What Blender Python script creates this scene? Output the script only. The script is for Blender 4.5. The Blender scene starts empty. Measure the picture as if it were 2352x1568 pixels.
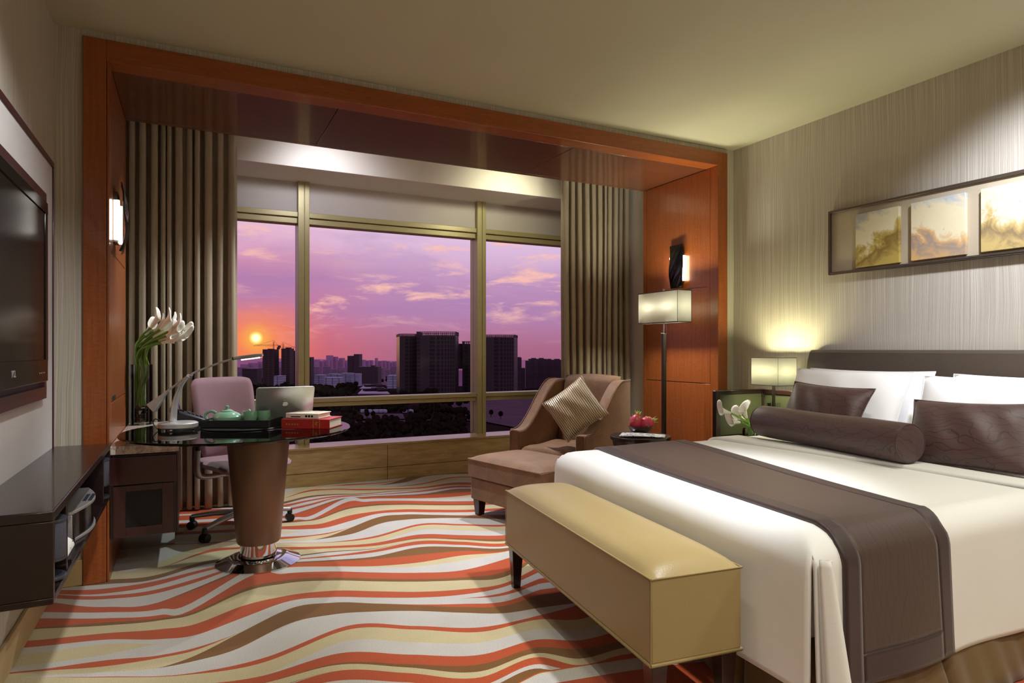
import bpy, bmesh, math, random
import numpy as np
from mathutils import Vector, Matrix
random.seed(7)
sc = bpy.context.scene
COL = sc.collection
PI = math.pi

# ------------------------------------------------------------------ survey of the room
FPX, YAW, HY, EYE = 1480.0, math.radians(26.6), 803.0, 1.2
SA, CA = math.sin(YAW), math.cos(YAW)
FW, RT = Vector((SA, CA, 0)), Vector((CA, -SA, 0))
def ray(px, py): return FW + RT * ((px - 1176) / FPX) + Vector((0, 0, (HY - py) / FPX))
def at_depth(px, py, d): return Vector((0, 0, EYE)) + ray(px, py) * d
def at_z(px, py, z):
    v = ray(px, py); return Vector((0, 0, EYE)) + v * ((z - EYE) / v.z)
def uv(u, v, z=0): return FW * v + RT * u + Vector((0, 0, z))

# ------------------------------------------------------------------ materials
def S(r, g, b):
    def f(c):
        c /= 255.0
        return c / 12.92 if c <= .04045 else ((c + .055) / 1.055) ** 2.4
    return (f(r), f(g), f(b), 1)
MATS = {}
class NT:
    def __init__(s, name):
        m = bpy.data.materials.new(name); m.use_nodes = True
        s.m = m; s.n = m.node_tree.nodes; s.l = m.node_tree.links
        s.b = s.n['Principled BSDF']; s.out = s.n['Material Output']
    def new(s, t, **kw):
        x = s.n.new(t)
        for k, v in kw.items(): setattr(x, k, v)
        return x
    def link(s, a, b): s.l.new(a, b)
    def coord(s, scale=(1, 1, 1), rot=(0, 0, 0), kind='Object'):
        tc = s.new('ShaderNodeTexCoord'); mp = s.new('ShaderNodeMapping')
        mp.inputs['Scale'].default_value = scale; mp.inputs['Rotation'].default_value = rot
        s.link(tc.outputs[kind], mp.inputs['Vector']); return mp.outputs['Vector']
    def noise(s, vec, scale=5, detail=3, rough=.5, dist=0):
        x = s.new('ShaderNodeTexNoise'); x.inputs['Scale'].default_value = scale
        x.inputs['Detail'].default_value = detail; x.inputs['Roughness'].default_value = rough
        x.inputs['Distortion'].default_value = dist
        s.link(vec, x.inputs['Vector']); return x.outputs['Fac']
    def ramp(s, fac, stops, interp='LINEAR'):
        x = s.new('ShaderNodeValToRGB'); x.color_ramp.interpolation = interp
        e = x.color_ramp.elements
        while len(e) < len(stops): e.new(.5)
        for i, (p, c) in enumerate(stops):
            e[i].position = p; e[i].color = c if len(c) == 4 else (*c, 1)
        s.link(fac, x.inputs['Fac']); return x.outputs['Color']
    def math(s, op, a, b=None):
        x = s.new('ShaderNodeMath', operation=op)
        for i, v in enumerate((a, b)):
            if v is None: continue
            if isinstance(v, (int, float)): x.inputs[i].default_value = v
            else: s.link(v, x.inputs[i])
        return x.outputs[0]
    def mix(s, fac, a, b, mode='MIX'):
        x = s.new('ShaderNodeMix', data_type='RGBA', blend_type=mode)
        for sock, v in ((x.inputs[0], fac), (x.inputs[6], a), (x.inputs[7], b)):
            if isinstance(v, (int, float)): sock.default_value = v
            elif isinstance(v, tuple): sock.default_value = v
            else: s.link(v, sock)
        return x.outputs[2]
    def bump(s, h, strength=.3, dist=.01):
        x = s.new('ShaderNodeBump'); x.inputs['Strength'].default_value = strength
        x.inputs['Distance'].default_value = dist
        s.link(h, x.inputs['Height']); s.link(x.outputs['Normal'], s.b.inputs['Normal'])
    def base(s, c):
        if isinstance(c, tuple): s.b.inputs['Base Color'].default_value = c
        else: s.link(c, s.b.inputs['Base Color'])
    def set(s, rough=.5, metal=0, spec=.5, coat=0, sheen=0, trans=0, ior=1.5, emit=None, es=0, coat_rough=.05):
        b = s.b.inputs
        b['Roughness'].default_value = rough; b['Metallic'].default_value = metal
        b['Specular IOR Level'].default_value = spec; b['Coat Weight'].default_value = coat
        b['Coat Roughness'].default_value = coat_rough
        b['Sheen Weight'].default_value = sheen; b['Transmission Weight'].default_value = trans
        b['IOR'].default_value = ior
        if emit: b['Emission Color'].default_value = emit; b['Emission Strength'].default_value = es
        return s

def plain(name, c, rough=.5, metal=0, var=.0, vs=30, bump=0, bs=200, stretch=(1, 1, 1), **kw):
    """one procedural material: a base colour with a little mottling and grain"""
    t = NT(name); t.set(rough, metal, **kw)
    v = t.coord(stretch)
    if var:
        d = tuple(x * (1 - var) for x in c[:3]) + (1,); l = tuple(min(1, x * (1 + var)) for x in c[:3]) + (1,)
        t.base(t.ramp(t.noise(v, vs, 4), [(.3, d), (.7, l)]))
    else: t.base(c)
    if bump: t.bump(t.noise(v, bs, 2), bump, .004)
    MATS[name] = t.m; return t.m

def wood(name, c1, c2, rough, coat, stretch=(30, 30, 1.2), sc_=2.0, coat_rough=.08):
    t = NT(name); t.set(rough, 0, coat=coat, coat_rough=coat_rough)
    v = t.coord(stretch)
    n1 = t.noise(v, sc_, 5, .6, .6)
    v2 = t.coord((18, 18, 60)); n2 = t.noise(v2, 2, 2, .5, 1.0)
    f = t.math('ADD', t.math('MULTIPLY', n1, .6), t.math('MULTIPLY', n2, .4))
    t.base(t.ramp(f, [(.3, c1), (.7, c2)])); MATS[name] = t.m; return t.m

wood('amber_wood', S(122, 62, 24), S(164, 88, 38), .32, .25)
wood('soffit_wood_shaded', S(84, 46, 28), S(108, 62, 38), .30, .5, stretch=(1.2, 30, 30))  # wood tone darkened, the shade under the soffit is put into its colour
wood('amber_fascia', S(122, 62, 24), S(164, 88, 38), .32, .25, stretch=(1.2, 30, 30))
wood('espresso_wood', S(20, 9, 9), S(34, 15, 14), .28, .4, stretch=(20, 1.5, 20))
wood('plum_wood', S(48, 20, 24), S(70, 30, 34), .3, .3)
wood('dark_leg_wood', S(34, 20, 15), S(50, 28, 20), .3, .3)
plain('ceiling_paint', S(186, 183, 154), .75, var=.02, vs=2)
plain('white_paint', S(222, 218, 208), .6)
plain('baseboard_paint', S(196, 172, 128), .45, var=.04, vs=6)
def wallpaper():
    t = NT('drip_wallpaper'); t.set(.42, 0, spec=.45)
    tc = t.new('ShaderNodeTexCoord')
    sx = t.new('ShaderNodeSeparateXYZ'); t.link(tc.outputs['Object'], sx.inputs[0])
    h = t.math('ADD', sx.outputs[0], sx.outputs[1])
    wob = t.noise(tc.outputs['Object'], 2.2, 3)
    h2 = t.math('ADD', h, t.math('MULTIPLY', wob, .035))
    cx = t.new('ShaderNodeCombineXYZ')
    t.link(t.math('MULTIPLY', h2, 150), cx.inputs[0]); t.link(t.math('MULTIPLY', sx.outputs[2], .8), cx.inputs[2])
    n = t.noise(cx.outputs[0], 1.0, 2, .6)
    t.base(t.ramp(n, [(.36, S(176, 169, 154)), (.5, S(188, 181, 166)), (.66, S(206, 200, 186))]))
    t.bump(n, .35, .004)
    MATS['drip_wallpaper'] = t.m
wallpaper()
def marble(name, base, vein, scale):
    t = NT(name); t.set(.18, 0, coat=.2)
    v = t.coord((1, 1, 1)); n = t.noise(v, scale, 8, .65, 1.6)
    n2 = t.noise(v, scale * 3, 5, .6, .5)
    a = t.ramp(n, [(.40, base), (.485, vein), (.50, base), (.62, tuple(x * .85 for x in base[:3]) + (1,))])
    b = t.ramp(n2, [(.35, (.78, .76, .74, 1)), (.65, (1, 1, 1, 1))])
    t.base(t.mix(1.0, a, b, 'MULTIPLY')); MATS[name] = t.m
marble('beige_marble', S(238, 226, 210), S(184, 160, 144), 9)
def travertine():
    t = NT('travertine'); t.set(.3, 0, coat=.15)
    v = t.coord((2, 2, 14)); n = t.noise(v, 2.2, 6, .65, .6)
    t.base(t.ramp(n, [(.3, S(150, 124, 78)), (.55, S(178, 152, 102)), (.75, S(192, 168, 120))])); MATS['travertine'] = t.m
travertine()
def carpet(name, c):
    t = NT(name); t.set(.95, 0, spec=.1, sheen=.25)
    v = t.coord((1, 1, 1)); n = t.noise(v, 260, 3, .7); n2 = t.noise(v, 5, 3)
    d = tuple(x * .72 for x in c[:3]) + (1,); l = tuple(min(1, x * 1.12) for x in c[:3]) + (1,)
    a = t.ramp(n, [(.3, d), (.6, l)])
    b = t.ramp(n2, [(.3, (.9, .9, .9, 1)), (.7, (1, 1, 1, 1))])
    t.base(t.mix(1.0, a, b, 'MULTIPLY')); t.bump(n, .6, .006); MATS[name] = t.m
carpet('carpet_orange', S(188, 76, 28)); carpet('carpet_white', S(204, 198, 192))
carpet('carpet_cream', S(206, 190, 148)); carpet('carpet_brown', S(124, 80, 26))
plain('window_metal', S(176, 166, 120), .36, .2, var=.03)
plain('spandrel', S(196, 190, 184), .5, var=.02, vs=3)
def pane():
    t = NT('window_glass'); n = t.n; n.remove(t.b)
    tr = t.new('ShaderNodeBsdfTransparent'); gl = t.new('ShaderNodeBsdfGlossy'); gl.inputs['Roughness'].default_value = .02
    lw = t.new('ShaderNodeFresnel'); lw.inputs['IOR'].default_value = 1.12
    mx = t.new('ShaderNodeMixShader'); t.link(lw.outputs[0], mx.inputs[0]); t.link(tr.outputs[0], mx.inputs[1]); t.link(gl.outputs[0], mx.inputs[2])
    t.link(mx.outputs[0], t.out.inputs[0]); MATS['window_glass'] = t.m
pane()
def tinted(name, col, refl=.25, ior=1.45):
    t = NT(name); t.n.remove(t.b)
    tr = t.new('ShaderNodeBsdfTransparent'); tr.inputs[0].default_value = col
    gl = t.new('ShaderNodeBsdfGlossy'); gl.inputs['Roughness'].default_value = .03
    fr = t.new('ShaderNodeFresnel'); fr.inputs['IOR'].default_value = ior
    mx = t.new('ShaderNodeMixShader'); t.link(fr.outputs[0], mx.inputs[0]); t.link(tr.outputs[0], mx.inputs[1]); t.link(gl.outputs[0], mx.inputs[2])
    t.link(mx.outputs[0], t.out.inputs[0]); MATS[name] = t.m
tinted('desk_glass', (.72, .78, .75, 1), ior=1.7)
tinted('vase_glass', (.95, .98, .96, 1)); tinted('acrylic', (.85, .9, .88, 1)); tinted('water', (.93, .98, .94, 1), ior=1.15)
def satin(name, c, rough=.4, sheen=.2, weave=500, var=.08, spec=.4):
    t = NT(name); t.set(rough, 0, sheen=sheen, spec=spec)
    v = t.coord(); n = t.noise(v, weave, 2); n2 = t.noise(v, 7, 3)
    d = tuple(x * (1 - var) for x in c[:3]) + (1,); l = tuple(min(1, x * (1 + var)) for x in c[:3]) + (1,)
    t.base(t.mix(.5, t.ramp(n, [(.3, d), (.7, l)]), t.ramp(n2, [(.3, d), (.7, l)])))
    t.bump(n, .25, .002); MATS[name] = t.m
satin('curtain_satin', S(164, 152, 130), .38, .1)
satin('white_linen', S(238, 237, 236), .7, .1, var=.015)
satin('mauve_fabric', S(152, 120, 128), .85, .3, weave=420, var=.12)
satin('brown_velvet', S(122, 84, 52), .7, .25, weave=110, var=.38)
satin('skirt_fabric', S(106, 80, 44), .7, .3, var=.15)
satin('brown_border', S(54, 35, 35), .42, .2)
satin('bench_leather', S(160, 140, 96), .36, 0, weave=180, var=.03)
satin('green_leather', S(46, 49, 32), .5, 0, weave=200, var=.06)
satin('dark_leather', S(74, 64, 54), .40, 0, weave=260, var=.08, spec=.8)
satin('silver_panel', S(196, 192, 188), .45, 0, weave=300, var=.05)
def crackle(name, c, line, d1, d2, n, amp, sc_):
    """woven cloth with two sets of fine dark lines that wander along its length"""
    t = NT(name); t.set(.46, 0, sheen=.2)
    v = t.coord(); w = None
    for k, dr in enumerate((d1, d2)):
        dp = t.new('ShaderNodeVectorMath', operation='DOT_PRODUCT'); t.link(v, dp.inputs[0]); dp.inputs[1].default_value = dr
        o = t.new('ShaderNodeVectorMath', operation='ADD'); t.link(v, o.inputs[0]); o.inputs[1].default_value = (k * 7.3, k * 3.1, k * 5.7)
        ns = t.noise(o.outputs[0], sc_ * (1 + .5 * k), 2, .5)
        f = t.math('ABSOLUTE', t.math('SUBTRACT', t.math('FRACT', t.math('ADD', t.math('MULTIPLY', dp.outputs['Value'], n * (1 - .25 * k)), t.math('MULTIPLY', ns, amp))), .5))
        w = f if w is None else t.math('MINIMUM', w, f)
    g = t.noise(t.coord(), 480, 2)
    d = tuple(x * .85 for x in c[:3]) + (1,); l = tuple(x * 1.15 for x in c[:3]) + (1,)
    t.base(t.mix(t.ramp(w, [(.0, (.9, .9, .9, 1)), (.025, (.7, .7, .7, 1)), (.05, (0, 0, 0, 1))]), t.ramp(g, [(.3, d), (.7, l)]), line))
    t.bump(g, .2, .002); MATS[name] = t.m
crackle('brown_crackle', S(78, 52, 51), S(42, 26, 26), (.5, .15, 1), (.4, -.2, 1), 22, 5, 4)
crackle('runner_crackle', S(68, 46, 38), S(40, 25, 20), (1, .12, .1), (1, -.1, -.12), 38, 5, 3)
def pleats():
    t = NT('champagne_pleats'); t.set(.3, .15, sheen=.2)
    v = t.coord((1, 1, 1)); w = t.new('ShaderNodeTexWave', bands_direction='X'); w.inputs['Scale'].default_value = 21
    w.inputs['Distortion'].default_value = 2.2; w.inputs['Detail'].default_value = 2; t.link(v, w.inputs['Vector'])
    t.base(t.ramp(w.outputs['Fac'], [(.1, S(150, 124, 92)), (.5, S(196, 174, 138)), (.9, S(222, 208, 180))]))
    t.bump(w.outputs['Fac'], .6, .01); MATS['champagne_pleats'] = t.m
pleats()
plain('chrome', S(225, 225, 228), .06, 1)
plain('brushed_steel', S(206, 204, 202), .36, .7, var=.03, vs=60)
plain('bronze_column', S(132, 104, 84), .42, .6, var=.05, vs=180)
plain('silver_plastic', S(178, 176, 176), .35, .6)
plain('dark_metal', S(70, 64, 58), .35, .8)
plain('black_gloss', S(8, 8, 9), .09, spec=.4)
plain('screen_glass', S(12, 12, 14), .14, spec=.22)
plain('black_plastic', S(16, 16, 18), .4)
plain('charcoal_plastic', S(50, 53, 62), .35)
plain('black_grille', S(12, 13, 18), .6, var=.5, vs=400)
plain('speaker_cloth', S(76, 80, 94), .7, var=.25, vs=500)
plain('aluminium', S(196, 198, 200), .3, .75)
plain('logo_white', S(250, 250, 246), .35)
plain('silver_print', S(190, 190, 196), .3, .4)
plain('celadon', S(132, 180, 150), .12, coat=.6, var=.05, vs=12)
plain('red_cover', S(178, 34, 30), .35, var=.05)
plain('gold_foil', S(212, 168, 70), .3, .8)
plain('paper', S(232, 226, 214), .7, var=.04, vs=90, stretch=(1, 1, 20))
plain('calla_white', S(250, 249, 238), .45, var=.03)
plain('stem_green', S(108, 150, 50), .4, var=.2, vs=20)
plain('spadix_yellow', S(220, 190, 60), .6)
plain('pebbles', S(18, 17, 18), .25, var=.4, vs=30)
plain('pitaya_pink', S(214, 62, 92), .4, var=.15, vs=25)
plain('pitaya_green', S(176, 190, 84), .5)
plain('frame_bronze', S(128, 118, 106), .3, .8)
plain('frame_linen', S(182, 170, 146), .8, var=.05, vs=200)
plain('notepad', S(236, 234, 226), .6)
plain('lamp_bulb', (1, .95, .8, 1), .5, emit=(1, .92, .70, 1), es=3)
plain('led_strip', (1, 1, 1, 1), .5, emit=(1, .90, .66, 1), es=14)
plain('led_white', (1, 1, 1, 1), .5, emit=(1, .96, .88, 1), es=9)
def shade():
    t = NT('lamp_shade_cloth'); t.n.remove(t.b)
    v = t.coord((1, 1, 1)); n = t.noise(v, 220, 2)
    c = t.ramp(n, [(.3, S(246, 246, 236)), (.7, S(252, 252, 246))])
    d = t.new('ShaderNodeBsdfDiffuse'); tr = t.new('ShaderNodeBsdfTranslucent')
    t.link(c, d.inputs[0]); t.link(c, tr.inputs[0])
    mx = t.new('ShaderNodeMixShader'); mx.inputs[0].default_value = .8
    t.link(d.outputs[0], mx.inputs[1]); t.link(tr.outputs[0], mx.inputs[2]); t.link(mx.outputs[0], t.out.inputs[0]); MATS['lamp_shade_cloth'] = t.m
shade()
def newsprint():
    t = NT('newsprint'); t.set(.8)
    v = t.coord((1, 1, 1)); n = t.noise(v, 42, 4, .7); n2 = t.noise(t.coord((30, 180, 30)), 1, 2)
    f = t.math('MULTIPLY', t.ramp(n, [(.50, (0, 0, 0, 1)), (.56, (1, 1, 1, 1))]), t.ramp(n2, [(.45, (0, 0, 0, 1)), (.5, (1, 1, 1, 1))]))
    t.base(t.mix(f, S(222, 222, 220), S(70, 70, 74))); MATS['newsprint'] = t.m
newsprint()
def painting(name, sky, mid, low, dark, seed, slope):
    t = NT(name); t.set(.45, 0, coat=.1)
    tc = t.new('ShaderNodeTexCoord'); mp = t.new('ShaderNodeMapping'); mp.inputs['Location'].default_value = (seed, seed * 1.7, 0)
    t.link(tc.outputs['Object'], mp.inputs[0])
    sx = t.new('ShaderNodeSeparateXYZ'); t.link(tc.outputs['Object'], sx.inputs[0])
    n = t.noise(mp.outputs[0], 7, 5, .6, 1.0); n2 = t.noise(mp.outputs[0], 24, 6, .7, .6)
    h = t.math('ADD', t.math('MULTIPLY', sx.outputs[2], 2.4), t.math('MULTIPLY', sx.outputs[1], slope))
    f = t.math('ADD', t.math('ADD', h, .42), t.math('MULTIPLY', t.math('SUBTRACT', n, .5), .9))
    c = t.ramp(f, [(.0, low), (.22, dark), (.36, low), (.46, mid), (.62, S(226, 216, 178)), (.74, mid), (.9, sky)])
    t.base(t.mix(t.ramp(n2, [(.62, (0, 0, 0, 1)), (.72, (.7, .7, .7, 1))]), c, dark)); MATS[name] = t.m
painting('painting_ochre', S(176, 180, 182), S(226, 218, 182), S(186, 164, 84), S(132, 106, 58), 1.3, 1.2)
painting('painting_dawn', S(184, 192, 194), S(228, 218, 182), S(212, 172, 116), S(158, 144, 132), 5.1, -.3)
painting('painting_dunes', S(186, 194, 194), S(216, 214, 190), S(196, 174, 112), S(142, 122, 90), 9.4, -.6)
def facade(name, c, line, bw, rh, rough=.6):
    t = NT(name); t.set(rough, 0, spec=.2)
    tc = t.new('ShaderNodeTexCoord'); sx = t.new('ShaderNodeSeparateXYZ'); t.link(tc.outputs['Object'], sx.inputs[0])
    cx = t.new('ShaderNodeCombineXYZ'); t.link(t.math('ADD', sx.outputs[0], sx.outputs[1]), cx.inputs[0]); t.link(sx.outputs[2], cx.inputs[1])
    br = t.new('ShaderNodeTexBrick'); br.offset = 0; br.inputs['Scale'].default_value = 1
    br.inputs['Brick Width'].default_value = bw; br.inputs['Row Height'].default_value = rh
    br.inputs['Mortar Size'].default_value = rh * .12
    br.inputs['Color1'].default_value = c; br.inputs['Color2'].default_value = tuple(x * .75 for x in c[:3]) + (1,)
    br.inputs['Mortar'].default_value = line
    t.link(cx.outputs[0], br.inputs['Vector']); t.base(br.outputs[0]); MATS[name] = t.m
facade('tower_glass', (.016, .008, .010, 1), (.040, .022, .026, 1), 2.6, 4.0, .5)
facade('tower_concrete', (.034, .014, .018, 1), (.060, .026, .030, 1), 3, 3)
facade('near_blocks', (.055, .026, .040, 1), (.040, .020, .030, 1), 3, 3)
facade('mid_blocks_hazed', (.22, .115, .19, 1), (.17, .09, .15, 1), 4, 3)  # middle distance, some haze is put into the wall colour
facade('far_blocks_hazed', (.40, .19, .34, 1), (.37, .17, .31, 1), 6, 4)  # skyline haze is put into the wall colour as pale mauve
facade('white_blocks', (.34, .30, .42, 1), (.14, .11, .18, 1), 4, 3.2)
plain('crane_steel', S(90, 40, 40), .6)
plain('roof_grey', S(150, 118, 140), .8, var=.1, vs=.1)
plain('podium_dark', S(36, 22, 27), .9, spec=.1)
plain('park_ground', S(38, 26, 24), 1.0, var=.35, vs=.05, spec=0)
plain('urban_ground_hazed', S(120, 78, 104), 1.0, var=.3, vs=.02, spec=0)  # haze over the far plain is put into the ground colour
plain('plaza_paving', S(84, 60, 70), 1.0, spec=0, var=.12, vs=.05)
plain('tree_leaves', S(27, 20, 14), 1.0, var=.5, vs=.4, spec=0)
plain('far_hills_hazed', S(196, 120, 150), 1.0, spec=0)  # horizon haze is put into the hill colour

# ------------------------------------------------------------------ mesh building
WL = {}
class MB:
    def __init__(s, M=None): s.v = []; s.f = []; s.mi = []; s.M = M or Matrix()
    def add(s, vs, fs, mi=0):
        o = len(s.v); s.v += [s.M @ Vector(p) for p in vs]
        s.f += [[i + o for i in f] for f in fs]; s.mi += [mi] * len(fs); return s
    def box(s, x0, x1, y0, y1, z0, z1, mi=0):
        p = [(x, y, z) for z in (z0, z1) for y in (y0, y1) for x in (x0, x1)]
        return s.add(p, [(0, 2, 3, 1), (4, 5, 7, 6), (0, 1, 5, 4), (2, 6, 7, 3), (0, 4, 6, 2), (1, 3, 7, 5)], mi)
    def prism(s, poly, z0, z1, mi=0, top=None):
        n = len(poly); top = top or poly
        p = [(a, b, z0) for a, b in poly] + [(a, b, z1) for a, b in top]
        f = [list(range(n))[::-1], list(range(n, 2 * n))] + [(i, (i + 1) % n, n + (i + 1) % n, n + i) for i in range(n)]
        return s.add(p, f, mi)
    def lathe(s, prof, c=(0, 0, 0), n=40, caps=True, mi=0, sx=1, sy=1):
        p = []; f = []
        for r, z in prof:
            for k in range(n):
                a = 2 * PI * k / n; p.append((c[0] + r * sx * math.cos(a), c[1] + r * sy * math.sin(a), c[2] + z))
        for i in range(len(prof) - 1):
            for k in range(n):
                f.append((i * n + k, i * n + (k + 1) % n, (i + 1) * n + (k + 1) % n, (i + 1) * n + k))
        if caps:
            f.append(list(range(n))[::-1]); m = (len(prof) - 1) * n; f.append([m + k for k in range(n)])
        return s.add(p, f, mi)
    def tube(s, pts, r, n=10, mi=0, sq=None):
        pts = [Vector(p) for p in pts]; m = len(pts); rr = r if isinstance(r, (list, tuple)) else [r] * m
        P = []; F = []; up = Vector((0, 0, 1)); prev = None
        for i, p in enumerate(pts):
            t = (pts[min(i + 1, m - 1)] - pts[max(i - 1, 0)]).normalized()
            if prev is None:
                a = t.cross(up)
                if a.length < .05: a = t.cross(Vector((1, 0, 0)))
                a.normalize()
            else:
                a = prev - t * prev.dot(t); a.normalize()
            prev = a; b = t.cross(a)
            for k in range(n):
                g = 2 * PI * (k + .5) / n
                x, y = math.cos(g), math.sin(g)
                if sq: x *= sq[0]; y *= sq[1]
                P.append(p + (a * x + b * y) * rr[i])
        for i in range(m - 1):
            for k in range(n): F.append((i * n + k, i * n + (k + 1) % n, (i + 1) * n + (k + 1) % n, (i + 1) * n + k))
        F.append(list(range(n))[::-1]); F.append([(m - 1) * n + k for k in range(n)])
        return s.add(P, F, mi)
    def grid(s, fn, nu, nv, cu=False, cv=False, mi=0):
        P = [fn(i / (nu if cu else nu - 1), j / (nv if cv else nv - 1)) for i in range(nu) for j in range(nv)]
        F = []
        for i in range(nu if cu else nu - 1):
            for j in range(nv if cv else nv - 1):
                F.append((i * nv + j, ((i + 1) % nu) * nv + j, ((i + 1) % nu) * nv + (j + 1) % nv, i * nv + (j + 1) % nv))
        return s.add(P, F, mi)
    def ball(s, c, r, n=16, m=10, mi=0):
        r = r if isinstance(r, (tuple, list)) else (r, r, r)
        pr = [(math.sin(PI * i / m), -math.cos(PI * i / m)) for i in range(1, m)]
        p = []; f = []
        for a, z in pr:
            for k in range(n): p.append((c[0] + r[0] * a * math.cos(2 * PI * k / n), c[1] + r[1] * a * math.sin(2 * PI * k / n), c[2] + r[2] * z))
        for i in range(len(pr) - 1):
            for k in range(n): f.append((i * n + k, i * n + (k + 1) % n, (i + 1) * n + (k + 1) % n, (i + 1) * n + k))
        b = len(p); p += [(c[0], c[1], c[2] - r[2]), (c[0], c[1], c[2] + r[2])]
        e = (len(pr) - 1) * n
        for k in range(n): f.append((b, (k + 1) % n, k)); f.append((b + 1, e + k, e + (k + 1) % n))
        return s.add(p, f, mi)
    def build(s, name, mat, parent=None, loc=None, bevel=0, sub=0, sharp=35, solid=0, fix=True, bseg=2):
        me = bpy.data.meshes.new(name)
        if parent is not None: o0 = WL[parent.name]
        else: o0 = Vector(loc) if loc is not None else Vector((0, 0, 0))
        me.from_pydata([tuple(v - o0) for v in s.v], [], s.f)
        mats = mat if isinstance(mat, (list, tuple)) else [mat]
        for m in mats: me.materials.append(MATS[m])
        me.polygons.foreach_set('material_index', s.mi)
        if fix:
            bm = bmesh.new(); bm.from_mesh(me); bmesh.ops.remove_doubles(bm, verts=bm.verts, dist=1e-6)
            bmesh.ops.recalc_face_normals(bm, faces=bm.faces); bm.to_mesh(me); bm.free()
        me.polygons.foreach_set('use_smooth', [True] * len(me.polygons))
        me.set_sharp_from_angle(angle=math.radians(sharp)); me.update()
        o = bpy.data.objects.new(name, me); COL.objects.link(o)
        if parent is not None: o.parent = parent
        else: o.location = o0
        WL[o.name] = o0
        if solid:
            d = o.modifiers.new('Solidify', 'SOLIDIFY'); d.thickness = solid; d.offset = -1
        if bevel:
            d = o.modifiers.new('Bevel', 'BEVEL'); d.width = bevel; d.segments = bseg; d.limit_method = 'ANGLE'; d.angle_limit = math.radians(40)
        if sub:
            d = o.modifiers.new('Subsurf', 'SUBSURF'); d.levels = sub; d.render_levels = sub
        return o

def tag(o, label, cat, group=None, kind=None):
    o['label'] = label; o['category'] = cat
    if group: o['group'] = group
    if kind: o['kind'] = kind
    return o
def thing(name, label, cat, loc, group=None):
    o = bpy.data.objects.new(name, None); COL.objects.link(o); o.location = loc
    o.empty_display_size = .1; WL[o.name] = Vector(loc); return tag(o, label, cat, group)
def struct(o): o['kind'] = 'structure'; return o
def sroot(name, loc=(0, 0, 0)):
    o = bpy.data.objects.new(name, None); COL.objects.link(o); o.location = loc; WL[o.name] = Vector(loc); o['kind'] = 'structure'; return o
def copy_tree(o, loc, rot=None, scale=None, label=None, name=None):
    c = o.copy(); COL.objects.link(c); c.location = loc; WL[c.name] = Vector(loc)
    if rot is not None: c.rotation_euler = rot
    if scale is not None: c.scale = (scale,) * 3
    if label: c['label'] = label
    for ch in list(o.children):
        d = ch.copy(); COL.objects.link(d); d.parent = c; WL[d.name] = Vector(loc)
        for g in list(ch.children):
            e = g.copy(); COL.objects.link(e); e.parent = d; WL[e.name] = Vector(loc)
    return c
def frame(o, xa, ya=None, za=(0, 0, 1)):
    x = Vector(xa).normalized(); z = Vector(za).normalized()
    y = Vector(ya).normalized() if ya is not None else z.cross(x)
    m = Matrix((x, y, z)).transposed().to_4x4(); m.translation = Vector(o); return m
def rpoly(w, d, r, n=6, cx=0, cy=0):
    p = []
    for sx, sy, a0 in ((1, 1, 0), (-1, 1, 90), (-1, -1, 180), (1, -1, 270)):
        for k in range(n + 1):
            a = math.radians(a0 + 90 * k / n)
            p.append((cx + sx * (w / 2 - r) + r * math.cos(a), cy + sy * (d / 2 - r) + r * math.sin(a)))
    return p
def spline(pts, n=8):
    pts = [Vector(p) for p in pts]; out = []
    for i in range(len(pts) - 1):
        p0 = pts[max(i - 1, 0)]; p1 = pts[i]; p2 = pts[i + 1]; p3 = pts[min(i + 2, len(pts) - 1)]
        for k in range(n):
            t = k / n
            out.append(.5 * ((2 * p1) + (p2 - p0) * t + (2 * p0 - 5 * p1 + 4 * p2 - p3) * t * t + (3 * p1 - p0 - 3 * p2 + p3) * t ** 3))
    out.append(pts[-1]); return out
def text_mesh(txt, size, depth, name, mat, parent, M):
    cu = bpy.data.curves.new(name, 'FONT'); cu.body = txt; cu.size = size; cu.extrude = depth; cu.align_x = 'CENTER'; cu.align_y = 'CENTER'
    to = bpy.data.objects.new('tmp', cu); COL.objects.link(to)
    dg = bpy.context.evaluated_depsgraph_get(); me = bpy.data.meshes.new_from_object(to.evaluated_get(dg))
    b = MB(M); b.add([v.co for v in me.vertices], [list(p.vertices) for p in me.polygons])
    bpy.data.objects.remove(to); bpy.data.curves.remove(cu); bpy.data.meshes.remove(me)
    return b.build(name, mat, parent, fix=False)
def pillow_fn(w, h, t, pinch=.06, p=2.6, sag=0):
    def fn(side):
        def g(i, j):
            a, b = i * 2 - 1, j * 2 - 1
            x = a * w / 2 * (1 - pinch * (1 - b * b) * abs(a) ** 2 ); y = b * h / 2 * (1 - pinch * (1 - a * a) * abs(b) ** 2)
            k = max(0, (1 - abs(a) ** p) * (1 - abs(b) ** p)) ** .55
            z = side * t / 2 * k + .006 * math.sin(9 * a + 4 * b) * k
            return (x, y, z)
        return g
    return fn

# ------------------------------------------------------------------ the room shell
XL, XR, YB, ZC = -.61, 4.01, 3.907, 2.84      # left wall, right wall, bay front, ceiling
YR = -1.8                                      # wall behind the camera
RXL, RXR, RY, RZ = -.37, 3.82, 4.87, 2.69      # bay reveal faces, back edge, soffit height
def sbox(name, mat, *b, bevel=0): return struct(MB().box(*b).build(name, mat, bevel=bevel))

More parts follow.
